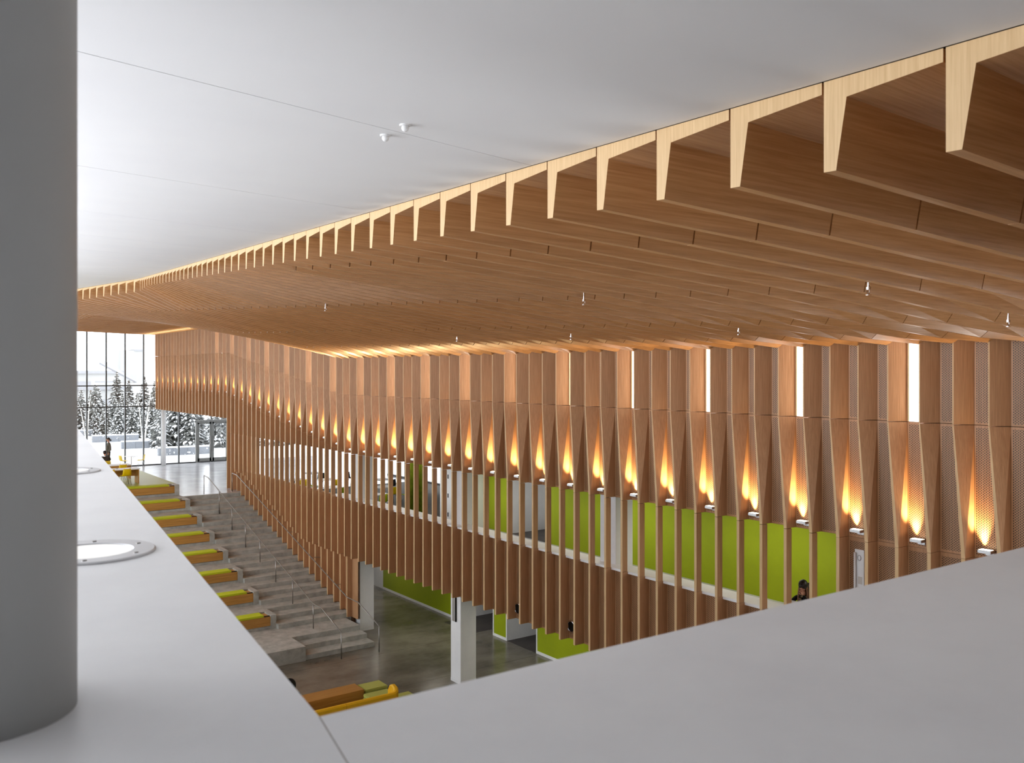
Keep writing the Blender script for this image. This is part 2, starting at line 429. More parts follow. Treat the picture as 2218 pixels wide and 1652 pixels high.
MB().add([(x, y, 3.013 + dz) for dz in (0, .03) for x, y in P], [(0, 1, 2, 3), (7, 6, 5, 4), (0, 4, 5, 1), (1, 5, 6, 2), (2, 6, 7, 3), (3, 7, 4, 0)]).build('ceiling_panel', 'ceil', ce)

# ------------------------------------------------------------------ slatted timber ceiling
JX = [5.25, 8.5, 11.5, 13.8, 15.33]
def zrow(k, y):
    if k == 0: return .668 + .065 * y
    if k == 1: return (.565 + .047 * y) if y < 32.6 else ramp(y, 32.6, 43.9, 2.10, 2.52)
    if k == 2: return (.456 + .029 * y) if y < 32.6 else ramp(y, 32.6, 46.5, 1.40, 2.44)
    if k == 3: return (.413 + .015 * y) if y < 32.6 else ramp(y, 32.6, 48.6, .90, 2.37)
    return z_wall(y)
DEP = [.42, .39, .36, .33, .30]
TIP = [0, .0, .10, .18, .20]
wc = MB().box(3.0, 15.9, -6, 61, 3.35, 3.45).build('ceiling_timber', 'seam'); struct(wc, 'folded ceiling of long tapered cedar beams')
far_beams = MB()
def section(x, y, zb, dep, tip, skew=False):
    zt_ = zb + dep
    w = .07 - tip * .2
    q = [(x, y, zt_), (x, y - .600, zt_), (x, y - .600, zt_ - .055), (x, y - .128, zt_ - .092), (x, y - w + tip, zb), (x, y + tip, zb)]
    if skew: q = [(xe(b), b, c + (zc_(b) - zc_(y))) for a, b, c in q]       # the cut end follows the edge of the white ceiling
    return q
for n in range(45, -57, -1):
    y = fy(n)
    x0 = xe(y); ze = min(.742 + .065 * y, 2.6)
    st = [(x0, ze, zc_(y) - ze, 0.0)]
    for k in range(5):
        if JX[k] > x0 + .3: st.append((JX[k], zrow(k, y), DEP[k], TIP[k]))
    far = n < -21
    for a, (A, B) in enumerate(zip(st[:-1], st[1:])):
        first = a == 0
        ga = 0 if first else .008
        gb = .008 if B is not st[-1] else 0
        def at(t):
            return [A[i] + (B[i] - A[i]) * t for i in range(4)]
        L_ = B[0] - A[0]
        p, q = at(ga / L_), at(1 - gb / L_)
        mb = far_beams if far else MB()
        mb.loft([section(p[0], y, *p[1:], skew=first), section(q[0], y, *q[1:])], 0, 1 if first else 0, 0, sides=[0, 0, 0, 0, 2, 0])
        if not far: mb.build('beam', ['wood_x', 'edge', 'under'], wc)
fb = far_beams.build('beam_field', ['wood_x', 'edge', 'under'], wc); fb['kind'] = 'stuff'

# ------------------------------------------------------------------ timber wall
wm = MB()
wm.box(XB, XB + .1, 2, 47, -3.22, 3.4)                # backing above the opening
wm.box(XB, XB + .1, 47, 61, -2.46, 3.4)               # backing over the doorway
wm.box(XB, XB + .1, 10.35, 47, -7.27, -5.07)           # guard below the opening
wm.box(XB, XB + .1, 2, 10.35, -7.27, -3.22)
wm.box(XB, XB + .1, 32.3, 47, ZL, -7.27)              # beside the stairs
wm.box(XB, XB + .1, 46.9, 47, ZL, -2.46)
wt = wm.build('wall_right', 'backing_wood'); struct(wt, 'tall wall of folded cedar fins with a long ribbon opening')
cache = {}
def shared(key, fn):
    key = tuple(round(k, 3) if isinstance(k, float) else k for k in key)
    if key not in cache: cache[key] = fn()
    return cache[key]
def fin_box(x0, x1, th, h):
    """vertical fin: front strip is pale edge timber"""
    m = MB()
    m.add([(x0, 0, 0), (x0, -th, 0), (x1, -th, 0), (x1, 0, 0), (x0, 0, h), (x0, -th, h), (x1, -th, h), (x1, 0, h)],
          [(0, 1, 2, 3), (7, 6, 5, 4), (0, 4, 5, 1), (1, 5, 6, 2), (2, 6, 7, 3), (3, 7, 4, 0)], [0, 0, 1, 0, 0, 0])
    return m.mesh('fin', ['wood', 'edge'])
XT, TS = 15.30, .165            # tip of the folded upper fin
def upper_fin(h):
    q = lambda z: [(XT, TS, z), (XT + .004, TS - .022, z), (XB, -.07, z), (XB, .16, z)]
    return MB().loft([q(0), q(h)], 0, sides=[1, 0, 0, 0]).mesh('upper_fin', ['wood', 'edge'])
def twist_fin(h):
    v = [(XF, 0, 0), (XF, -.07, 0), (XB, -.07, 0), (XB, 0, 0), (XT, TS, h), (XT + .004, TS - .022, h), (XB, -.07, h), (XB, .16, h)]
    f = [(3, 2, 1, 0), (4, 5, 6, 7), (0, 1, 5, 4), (1, 6, 5), (1, 2, 6), (2, 3, 7, 6), (3, 0, 4), (3, 4, 7)]
    return MB().add(v, f, [0, 0, 1, 0, 0, 0, 0, 0]).mesh('twisted_fin', ['wood', 'edge'])
def panel(w, h):
    return MB().box(XB - .018, XB, -w, 0, 0, h).mesh('perforated_panel', ['perf'])
def plain(w, h):
    return MB().box(XB - .014, XB, -w, 0, 0, h).mesh('backing_panel', ['wood'])
G = .006
uplights = []
for n in range(38, -57, -1):
    y = fy(n); zs, zl = z_seam(y), z_lit(y)
    ztop = z_wall(y) + .30
    yb = y - .075; wid = S - .085
    link('upper_fin', shared(('u', ztop - zs - G), lambda: upper_fin(ztop - zs - G)), wt, (0, y, zs + G))
    link('twisted_fin', shared(('t', zs - zl - 2 * G), lambda: twist_fin(zs - zl - 2 * G)), wt, (0, y, zl + G))
    pm, pn = (panel, 'perforated_panel') if n > -4 else (plain, 'backing_panel')
    if n % 4 == 0 and n > -40:
        h = ztop - zs - 2 * G
        link('light_slot', shared(('ls', h), lambda: MB().box(XB - .012, XB - .002, -.37, -.10, 0, h).mesh('light_slot', ['slot'])), wt, (0, y, zs + G))
        link('slot_frame', shared(('sf', h), lambda: MB().box(XB - .03, XB, -.10, -.072, 0, h).box(XB - .03, XB, -.42, -.37, 0, h).mesh('slot_frame', ['edge'])), wt, (0, y, zs + G))
    else:
        link(pn, shared((pn, wid, ztop - zs - 2 * G), lambda: pm(wid, ztop - zs - 2 * G)), wt, (0, yb, zs + G))
    link(pn, shared((pn, wid, zs - zl - 2 * G), lambda: pm(wid, zs - zl - 2 * G)), wt, (0, yb, zl + G))
    # below the lamps
    if y > 47.0:
        link('lower_fin', shared(('f', .07, zl + 2.46), lambda: fin_box(XF, XB, .07, zl + 2.46)), wt, (0, y, -2.46))
        link('backing_panel', shared(('b', wid, zl + 2.46 - G), lambda: plain(wid, zl + 2.46 - G)), wt, (0, yb, -2.46))
    else:
        if zl > -3.2:
            link('middle_fin', shared(('f', .07, zl + 3.22), lambda: fin_box(XF, XB, .07, zl + 3.22 - G)), wt, (0, y, -3.22))
            link('backing_panel', shared(('b', wid, zl + 3.22 - G), lambda: plain(wid, zl + 3.22 - G)), wt, (0, yb, -3.22))
        if n <= 25:
            link('post', shared(('post',), lambda: fin_box(XF, XF + .165, .07, 1.78 - G)), wt, (0, y, -5.0))
            if y > 43.2: link('backing_panel', shared(('b', S - .01, 1.76), lambda: plain(S - .01, 1.76)), wt, (0, y - .01, -4.99))
            top = -5.0 - G
        else:
            top = zl
        low = -7.27
        zj = nose_z(y - .05) + 1.26
        stair = 31.9 < y < 47.0
        if y > 31.9: low = max(low, min(zj, -5.0 - .1)) if y < 46.9 else low
        if y >= 44.6: low = -5.0 - .12 if y < 45.6 else ZU + .01
        h = top - low
        if h > .02:
            link('lower_fin', shared(('f', .07, h), lambda: fin_box(XF, XB, .07, h)), wt, (0, y, low))
            if not stair: link('perforated_panel', shared(('pp', wid, h), lambda: panel(wid, h)), wt, (0, yb, low))
        if stair and y < 45.6:
            z0 = nose_z(y - .05) + .02
            h2 = low - G - z0
            link('stair_fin', shared(('s', h2), lambda: fin_box(XF + .10, XB, .07, h2)), wt, (0, y - .02, z0))
        if stair:
            z0 = nose_z(y - .3) + .01
            link('backing_panel', shared(('b', S - .01, top - z0), lambda: plain(S - .01, top - z0)), wt, (0, y - .01, z0))
    if n % 2 == 0 and n < 31:
        uplights.append((y, zl))

# silver uplights between the fins ----------------------------------------------------
def make_uplight():
    t = empty('wall_uplight', (XB - .02, 0, 0), label='small silver uplight glowing amber low between two cedar fins', cat='light', group='silver uplights along the cedar wall')
    MB().box(-.21, -.06, -.11, .11, 0, .055).build('housing', 'alu', t, bevel=.006)
    MB().box(-.06, 0, -.035, .035, .005, .04).build('arm', 'steel', t)
    MB().box(-.012, 0, -.07, .07, -.06, .05).build('wall_plate', 'alu', t, bevel=.003)
    MB().box(-.195, -.075, -.095, .095, .0555, .058).build('lens', 'lens', t)
    return reg(t)
ORD = 'rightmost,second,third,fourth,fifth,sixth,seventh,eighth,ninth,tenth,eleventh,twelfth,thirteenth,fourteenth,fifteenth,sixteenth,seventeenth,eighteenth,nineteenth,twentieth'.split(',')
first = None
for q, (y, zl) in enumerate(uplights):
    lab = ('silver wall uplight glowing amber, rightmost of the row above the front ledge' if q == 0 else
           f'silver wall uplight glowing amber, {ORD[q]} of the row counted from the right' if q < 20 else
           'tiny silver uplight in the far stretch of the row where it climbs beside the stairs' if y < 47 else
           'tiny silver uplight in the level end of the row near the window wall')
    loc = (XB - .02, y - .34, zl + .13)
    if first is None: first = make_uplight(); first.location = loc; first['label'] = lab
    else: dup(first, loc, 0, lab)
    d = 3 if y > 33 else 1
    lamp('uplight_beam', 'SPOT', (XB - .07, y - .26, loc[2] + .075), 390 if y < 36 else 270, (1, .70, .34), Vector((.0, -.12, -1)).to_track_quat('Z', 'Y').to_euler(), spot_size=R(62), spot_blend=1.0, shadow_soft_size=.04)

# ------------------------------------------------------------------ stairs and seating tiers
XL, XR = 12.6, 15.59
st_root = MB().box(XL, XR + .2, 32.4, 44.6, ZL, ZL + .3).build('floor_stair', 'concrete'); struct(st_root, 'long flight of cast concrete steps beside the cedar wall')
for k in range(1, 25):
    if k <= 21: yn = 44.66 - (k - 1) * S
    else: yn = 32.43 - 1.283 - (k - 22) * S
    z = ZL + (25 - k) * RISE
    yb = yn + (S if k not in (22,) else 1.283) + .05
    if k == 1: yb = yn + .29
    m = MB().box(XL, XR if k < 22 else 15.33, yn, yb, max(ZL, z - .5), z)
    m.build('step', 'concrete', st_root, bevel=.006)
tr = MB().box(2, XL - .3, 46, 46.2, ZL, ZU - .2).build('floor_tiers', 'concrete'); struct(tr, 'broad concrete seating tiers stepping down beside the stairs')
for j in range(9):
    yf = 45.49 - 1.835 * j if j < 8 else 29.85
    top = ZP - .51 * j
    ybk = yf + 1.9 if j < 8 else 32.7
    if j < 8:
        m = MB().box(2, XL, yf + .64, ybk if j else yf + .66, top - .75, top - (0.001 if j else .0))
        m.box(XL - .22, XL, yf, yf + .64, top - .55, top - .001)
        m.box(2, XL - .22, yf + .03, yf + .64, top - .55, top - .40)
        m.build('tier', 'concrete', tr)
    else:
        m = MB().box(2, XL, yf, ybk, ZL, top - .001).box(XL - .01, 15.33, 31.16, ybk, ZL, top - .0005)
        m.build('tier', 'concrete', tr)

ordn = ['topmost', 'second', 'third', 'fourth', 'fifth', 'sixth', 'seventh', 'lowest']
def make_bench():
    t = empty('tier_bench')
    MB().box(-8.6, 0, 0, .60, -.385, -.05).build('timber_box', 'bench', t, bevel=.004)
    for a, b in ((-8.6, -6.24), (-6.2, -3.44), (-3.40, -.24)):
        MB().box(a, b, .03, .56, -.05, .028).build('cushion', 'lime', t, bevel=.012)
    for zz in (-.162, -.274):
        MB().box(-8.6, -.045, -.0012, .003, zz - .0015, zz + .0015).build('board_joint', 'bench_dark', t)
    MB().box(-.04, -.036, -.0012, .003, -.385, -.05).build('board_joint', 'bench_dark', t)
    MB().box(-.2, 0, .05, .14, -.05, -.03).build('corner_bracket', 'seam', t)
    return reg(t)
b0 = make_bench()
for j in range(8):
    loc = (XL - .225, 45.49 - 1.835 * j, ZP - .51 * j)
    lab = f'timber bench with lime cushion on the {ordn[j]} concrete tier' + (' counted from the top' if 0 < j < 7 else ' by the stairs')
    if j == 0:
        b0.location = loc; tag(b0, lab, 'bench', 'lime-cushioned benches on the tiers')
    else: dup(b0, loc, 0, lab)

# handrails --------------------------------------------------------------------------
t = empty('handrail', (13.7, 29.3, ZL), label='steel centre handrail on thin posts down the middle of the steps', cat='handrail')
def rel(o, p): return tuple(p[i] - o.location[i] for i in range(3))
def surf(y):
    return nose_z(y) if y < 44.66 else ZU
posts = [29.3, 31.75, 33.75, 35.55, 37.35, 39.15, 40.95, 42.78, 45.15]
HR = .93
line = [(13.7, 29.3, ZL + HR), (13.7, 31.0, ZL + 3 * RISE + HR), (13.7, 31.75, ZL + 3 * RISE + HR)]
line += [(13.7, 44.5, ZU + HR - .05), (13.7, 45.15, ZU + HR)]
MB().tube([rel(t, p) for p in line], .021, 8).build('rail', 'steel', t, smooth=True)
def rail_z(y, ln):
    for (x0, a, za), (x1, b, zb_) in zip(ln[:-1], ln[1:]):
        if a - 1e-6 <= y <= b + 1e-6: return za + (zb_ - za) * (y - a) / (b - a)
    return ln[-1][2]
for yy in posts:
    MB().tube([rel(t, (13.7, yy, surf(yy))), rel(t, (13.7, yy, rail_z(yy, line)))], .019, 8).build('post', 'steel', t, smooth=True)
xw = 15.16
line2 = [(xw, 29.25, ZL + HR), (xw, 30.95, ZL + 3 * RISE + HR), (xw, 31.9, ZL + 3 * RISE + HR), (xw, 44.55, ZU + HR - .04), (xw, 45.3, ZU + HR)]
t2 = empty('handrail', (xw, 29.25, ZL), label='steel handrail running close along the cedar fins beside the steps', cat='handrail')
MB().tube([rel(t2, p) for p in line2], .021, 8).build('rail', 'steel', t2, smooth=True)
for yy in (29.25, 45.3):
    MB().tube([rel(t2, (xw, yy, surf(yy))), rel(t2, (xw, yy, rail_z(yy, line2)))], .019, 8).build('post', 'steel', t2, smooth=True)
for yy in (33.0, 35.4, 37.9, 40.3, 42.8):
    z = rail_z(yy, line2) - .03
    MB().tube([rel(t2, (xw, yy, z)), rel(t2, (XB - .01, yy, z - .03))], .012, 6).build('wall_bracket', 'steel', t2, smooth=True)

# ------------------------------------------------------------------ square columns
def sq_column(x, y, name_label, z0=ZL):
    t = empty('square_column', (x, y, z0), label=name_label, cat='column')
    t['kind'] = 'thing'
    MB().box(0, .6, 0, .6, .1, -7.275 - z0).build('shaft', 'white', t, bevel=.004)
    MB().box(-.004, .604, -.004, .604, 0, .098).build('base_plinth', 'white', t)
    return t
sq_column(15.74, 31.97, 'square white column at the foot of the concrete steps')
c2 = sq_column(15.70, 24.6, 'square white column with grey wall panel in the lower hall')
MB().box(-.04, 0, .28, .46, 2.0, 3.3).build('wall_panel', 'alu', c2, bevel=.004)
MB().box(-.045, -.002, .235, .26, 2.0, 3.3).build('panel_gap', 'void', c2)
for y in (31.97, 24.6, 17.23):
    cc = empty('square_column', (15.74, y, ZU), label='white column behind the posts, ' + {31.97: 'above the foot of the steps', 24.6: 'beside the pale doors of the upper corridor', 17.23: 'between two lengths of lime wall'}[y], cat='column')
    cc['kind'] = 'thing'
    MB().box(.0, .6, 0, .6, 0, -3.205 - ZU).build('shaft', 'white', cc, bevel=.004)

# ------------------------------------------------------------------ rooms behind the timber wall
cor = MB().box(XB + .1, 25, 2, 47, -3.2, -3.0)
struct(MB().box(XB + .1, 25, 2, 61, -7.27, -6.36).build('ceiling_lower', 'white'), 'white ceiling of the lower hall behind the columns')
struct(cor.build('ceiling_corridor', 'white'), 'white corridor ceiling behind the timber wall')
sof = MB().box(XB + .1, 30, 47, 61.2, -2.46, 3.4).build('ceiling_soffit', 'white'); struct(sof, 'white soffit above the entrance doors')
XG = 19.7
gu = MB().box(XG, XG + .15, 2, 25.24, ZU, -3.2).box(XG, XG + .15, 27.41, 29.0, ZU, -3.2).build('wall_corridor_upper', 'green'); struct(gu, 'lime green wall of the upper corridor')
gl = MB().box(XG, XG + .15, 6, 25.75, ZL, -7.27).box(XG, XG + .15, 27.65, 28.5, ZL, -7.27).box(XG, XG + .15, 31.2, 37.6, ZL, -7.27).build('wall_corridor_lower', 'green'); struct(gl, 'lime green wall of the lower hall')
wh = MB()
wh.box(XG, 22, 25.74, 25.79, ZL, -7.27).box(21.4, 21.5, 25.79, 27.65, ZL, -7.27).box(XG, 22, 27.61, 27.66, ZL, -7.27)
wh.box(XG, 24, 28.5, 28.56, ZL, -7.27).box(XG + 3, 23.2, 28.5, 32, ZL, -7.27).box(XG + .2, 24, 31.14, 31.2, ZL, -7.27)
wh.box(XG, 22, 25.22, 25.27, ZU, -3.2).box(21.4, 21.5, 25.2, 27.4, ZU, -3.2).box(XG, 22, 27.38, 27.43, ZU, -3.2)
wh.box(XG - 1.0, 24, 29.0, 29.15, ZU, -3.2).box(XG - .9, XG - .8, 29.15, 31.0, ZU, -3.2)
wh.box(XG, XG + .2, 37.6, 46, ZL, -7.27).box(23.9, 24, 2, 31, ZL, -3.2)
struct(wh.build('wall_recess', 'white'), 'white recess walls and partitions behind the timber wall')
bb = MB().box(XG - .015, XG, 6, 25.75, ZL, ZL + .1).box(XG - .015, XG, 27.65, 28.5, ZL, ZL + .1).box(XG - .015, XG, 31.2, 37.6, ZL, ZL + .1).build('baseboard_lower', 'white'); struct(bb)
tm = MB()
for yy in (25.75, 27.63, 28.5, 31.18): tm.box(XG - .02, XG + .01, yy - .03, yy + .03, ZL, -7.27)
struct(tm.build('trim_1', 'white'))
df = MB().box(XG, 21.4, 25.79, 27.61, ZL, ZL + .004).box(XG - .6, 24, 29.2, 31.2, ZL, ZL + .004).box(XG, 21.4, 25.27, 27.38, ZU, ZU + .004).build('floor_recess', 'darkfloor'); struct(df, 'dark floor inside the recesses')
dr = MB().box(21.37, 21.4, 25.9, 27.3, ZL, ZL + 2.2).build('door_1', 'white'); struct(dr, 'pale door at the end of the lower recess')
MB().box(21.33, 21.37, 26.95, 27.0, ZL + .95, ZL + 1.2).build('door_handle', 'screen', dr)
dr2 = MB().box(XG - .93, XG - .9, 29.4, 30.4, ZU, ZU + 2.2).build('door_2', 'white'); struct(dr2, 'white door leaf of the upper corridor')
for zz in (.35, 1.1, 1.85): MB().box(XG - .945, XG - .93, 30.3, 30.36, ZU + zz, ZU + zz + .16).build('hinge', 'screen', dr2)
vb = MB().box(XG + 2.9, XG + 3.0, 29.0, 29.9, ZL + .15, ZL + .75).build('door_grille', 'void'); struct(vb)

rf = MB().box(XB + .1, 24.8, 31.2, 43.6, ZU, ZU + .006).build('floor_upper_room', 'greycarpet'); struct(rf, 'grey carpet of the upper room')
sw = MB().box(24.0, 24.15, 31.2, 38.5, ZU, -3.2).build('wall_glazing_block', 'palegrey'); struct(sw, 'grey wall added over part of the upper room glazing')  # added to block some of the light from the glazing
ct = empty('counter', (XB, 10.4, -5.0), label='long pale grey counter top inside the ribbon opening', cat='counter')
MB().box(-.14, .42, 0, 23.5, -.06, 0).build('top', 'ledge', ct)
MB().box(.12, .2, 0, 23.5, -1.1, -.06).build('front_panel', 'white', ct)

# curtain in the upper room
cur = []
m = MB()
N_ = 60
for k in range(N_ + 1):
    yy = 32.0 + 1.05 * k / N_
    cur.append((18.6 + .06 * math.sin(k * 1.35), yy))
for (xa, ya), (xb, yb_) in zip(cur[:-1], cur[1:]):
    m.add([(xa, ya, ZU + .02), (xb, yb_, ZU + .02), (xb, yb_, -3.25), (xa, ya, -3.25), (xa + .012, ya, ZU + .02), (xb + .012, yb_, ZU + .02), (xb + .012, yb_, -3.25), (xa + .012, ya, -3.25)],
          [(0, 1, 2, 3), (7, 6, 5, 4), (3, 2, 6, 7), (0, 4, 5, 1)])
tag(m.build('curtain', 'darkgreen', smooth=True), 'hanging lime curtain in folds behind the posts', 'curtain')

# glazed far side of the upper room
wg = MB()
for k in range(9): wg.box(24.9, 25.02, 30.9 + k * 2.0, 30.96 + k * 2.0, ZU, -3.2)
wg.box(24.9, 25.02, 30.9, 47, ZU, ZU + .1).box(24.9, 25.02, 30.9, 47, -3.3, -3.2)
w2 = wg.build('window_2', 'mullion'); struct(w2, 'glazing along the far side of the upper room')
MB().box(24.95, 24.96, 31, 47, ZU, -3.2).build('pane', 'glass', w2)

# ------------------------------------------------------------------ window wall
YW = 61.0
mull_x = [11.27 + 1.125 * k for k in range(-14, 5)]
wn = MB().box(-5, 21, YW - .06, YW + .08, ZU, ZU + .07).build('window_1', 'mullion'); struct(wn, 'tall glazed wall facing the snowy garden')
for xm in mull_x: MB().box(xm - .035, xm + .035, YW - .08, YW + .10, ZU + .07, 2.75).build('mullion', 'mullion', wn)
for xm in (16.86,): MB().box(xm - .035, xm + .035, YW - .08, YW + .1, ZU + .07, -2.46).build('mullion', 'mullion', wn)
for zt_ in (-.93, -2.27): MB().box(-5, 15.6, YW - .05, YW + .08, zt_ - .035, zt_ + .035).build('transom', 'mullion', wn)
MB().box(-5, 15.6, YW - .06, YW + .08, 2.55, 2.75).build('transom', 'white', wn)
xs = [-5] + mull_x + [16.86, 17.95]
for a, b in zip(xs[:-1], xs[1:]):
    for za, zb_ in ((ZU + .07, -2.3), (-2.24, -.96), (-.9, 2.6)):
        if a > 15.6 and za > -3: continue
        MB().box(a + .03, b - .03, YW, YW + .012, za, min(zb_, 2.6)).build('pane', 'glass', wn)
MB().box(17.97, 20.2, YW, YW + .012, -3.2, -2.5).build('pane', 'glass', wn)
MB().box(18.96, 19.02, YW - .06, YW + .08, -3.2, -2.46).build('mullion', 'mullion', wn)
dd = MB().box(17.95, 18.07, YW - .08, YW + .08, ZU, -3.31).box(20.1, 20.2, YW - .08, YW + .08, ZU, -3.31).box(17.95, 20.2, YW - .1, YW + .1, -3.42, -3.28).box(18.99, 19.06, YW - .06, YW + .06, ZU, -3.42).build('door_3', 'doorgrey')
struct(dd, 'pair of grey framed glass entrance doors')
for xa, xb in ((18.09, 18.98), (19.07, 20.08)):
    lf = MB()
    lf.box(xa, xa + .1, YW - .03, YW + .03, ZU + .01, -3.43).box(xb - .1, xb, YW - .03, YW + .03, ZU + .01, -3.43).box(xa, xb, YW - .03, YW + .03, -3.55, -3.43).box(xa, xb, YW - .03, YW + .03, ZU + .01, ZU + .28)
    l_ = lf.build('door_leaf', 'doorgrey', dd)
    MB().box(xa + .1, xb - .1, YW - .004, YW + .004, ZU + .28, -3.55).build('pane', 'glass', l_)
    hx = xb - .06 if xa < 18.5 else xa + .06
    MB().tube([(hx, YW - .09, ZU + .75), (hx, YW - .09, ZU + 1.75)], .02, 8).build('pull_handle', 'steel', l_, smooth=True)
    MB().box(xa + .1, xb - .1, YW - .05, YW - .03, ZU + 1.45, ZU + 1.48).build('push_bar', 'alu', l_)
rc = MB().lathe([(.14, ZU), (.14, -2.462)], 15.72, 60.3, 32).build('round_column', 'white', smooth=False)
for p in rc.data.polygons: p.use_smooth = abs(p.normal.z) < .5
tag(rc, 'slender round white column beside the entrance doors', 'column', kind='thing')

wn3 = MB().box(-5.25, -5.05, 3.5, 61, -6.1, -6.0).build('window_3', 'mullion'); struct(wn3, 'glazed side facade of the gallery')
for k in range(13): MB().box(-5.2, -5.08, 3.6 + 4.75 * k, 3.68 + 4.75 * k, -6.1, 3.4).build('mullion', 'mullion', wn3)
MB().box(-5.15, -5.14, 3.5, 61, -6.0, 3.3).build('pane', 'glass', wn3)

# outer ground and snow ----------------------------------------------------------------
gr = MB()
gr.add([(-90, 61.3, -6.2), (120, 61.3, -6.2), (120, 66, -6.15), (-90, 66, -6.15), (120, 95, -5.75), (-90, 95, -5.75), (160, 260, -5.6), (-160, 260, -5.6)],
       [(0, 1, 2, 3), (3, 2, 4, 5), (5, 4, 6, 7)])
gr.add([(-90, -60, -6.2), (-5.3, -60, -6.2), (-5.3, 61.3, -6.2), (-90, 61.3, -6.2)], [(0, 1, 2, 3)])
gr.add([(30.5, -60, -6.2), (120, -60, -6.2), (120, 61.3, -6.2), (30.5, 61.3, -6.2)], [(0, 1, 2, 3)])
g_ = gr.build('ground', 'snow'); struct(g_, 'snow covered ground outside')

# ------------------------------------------------------------------ garden outside
def planter(x, y, L_, label, rz):
    t = empty('planter_wall', (x, y, -6.3 + (y - 61) * .013), rz, label=label, cat='planter', group='granite planter walls in the snow')
    MB().box(-L_ / 2, L_ / 2, -.25, .25, 0, .62).build('granite_block', 'granite', t, bevel=.01)
    MB().box(-L_ / 2 - .02, L_ / 2 + .02, -.27, .27, .615, .70).build('snow_cap', 'snow', t, bevel=.03)
    for k in range(1, int(L_)): MB().box(-L_ / 2 + k - .006, -L_ / 2 + k + .006, -.2515, -.24, 0, .62).build('block_joint', 'seam', t)
    return t
planter(19.2, 67.6, 3.9, 'grey granite planter wall nearest the entrance doors', R(-4))
planter(17.9, 74.2, 3.4, 'grey granite planter wall behind the seated pair of yellow chairs', R(-4))
planter(17.2, 81.0, 3.6, 'grey granite planter wall beyond the standing man', R(-4))
planter(16.2, 88.0, 3.0, 'grey granite planter wall furthest back in the snow', R(-4))

def conifer_meshes(seed, H, W):
    rnd = random.Random(seed)
    fol, sn = MB(), MB()
    z = .25
    while z < H:
        r = W * (1 - z / H) ** .8 + .12
        nb = max(5, int(9 + r * 6))
        for k in range(nb):
            a = 2 * math.pi * (k + rnd.random()) / nb; rr = r * rnd.uniform(.65, 1.1)
            ca, sa = math.cos(a), math.sin(a); w = rr * .20 + .05
            dz = rnd.uniform(-.1, .1)
            def P(u, s_, h): return (ca * u - sa * s_, sa * u + ca * s_, z + dz + h)
            dr = rr * .38
            fol.add([P(.05, 0, .05), P(rr * .55, w, -dr * .35), P(rr, 0, -dr), P(rr * .55, -w, -dr * .35), P(rr * .55, 0, -dr * .35 - .14)],
                    [(0, 1, 4), (1, 2, 4), (2, 3, 4), (3, 0, 4), (0, 3, 2, 1)])
            if rnd.random() < .46:
                u0 = rnd.uniform(.2, .5)
                w2 = w * rnd.uniform(.25, .6)
                sn.add([P(rr * u0, 0, -dr * u0 * .8 + .05), P(rr * .72, w2, -dr * .5 + .05), P(rr * .98, 0, -dr * .9 + .04), P(rr * .72, -w2, -dr * .5 + .05), P(rr * .7, 0, -dr * .45 + .10)],
                       [(0, 1, 4), (1, 2, 4), (2, 3, 4), (3, 0, 4), (0, 3, 2, 1)])
        z += rnd.uniform(.20, .30)
    tk = MB().tube([(0, 0, -.3), (0, 0, H * .5), (0, 0, H)], [.1, .07, .02], 7)
    return tk.mesh('trunk', 'bark'), fol.mesh('foliage', 'needles'), sn.mesh('snow_load', 'snow')
kinds = [conifer_meshes(3, 4.6, 1.35), conifer_meshes(5, 5.3, 1.5), conifer_meshes(11, 4.0, 1.25)]
def conifer(x, y, k, sc, rz, label):
    t = empty('snowy_conifer', (x, y, -6.2 + (y - 61) * .0135), rz, label=label, cat='tree', group='snow-laden conifers outside the glazing')
    t.scale = (sc, sc, sc)
    for nm, me in zip(('trunk', 'foliage', 'snow_load'), kinds[k]): link(nm, me, t)
LC = 'snow-laden dark conifer in the thicket outside the glazing'
cpos = []
rnd = random.Random(21)
for k in range(13):       # thicket behind the doors (near) and to the left (farther)
    cpos.append((19.2 + k * .95 + rnd.uniform(-.3, .3), 73.0 + rnd.uniform(-1, 1.5) - k * .15, rnd.randrange(3), rnd.uniform(.8, .98)))
for k in range(13):
    cpos.append((15.6 + k * .95 + rnd.uniform(-.3, .3), 93.5 - k * .6 + rnd.uniform(-1.2, 1.2), rnd.randrange(3), rnd.uniform(.62, .84)))
for k in range(12):
    cpos.append((16.0 + k * .8 + rnd.uniform(-.3, .3), 88.5 - k * .9 + rnd.uniform(-.8, .8), rnd.randrange(3), rnd.uniform(.5, .68)))
for k in range(11):
    cpos.append((15.8 + k * 1.2 + rnd.uniform(-.3, .3), 98.5 + rnd.uniform(-1.5, 1.5), rnd.randrange(3), rnd.uniform(.7, .9)))
for k in range(8):
    cpos.append((17.0 + k * 1.6 + rnd.uniform(-.4, .4), 104 + rnd.uniform(-2, 2), rnd.randrange(3), rnd.uniform(.85, 1.05)))
for x, y, k, s_ in cpos: conifer(x, y, k, s_, rnd.uniform(0, 6.28), LC)

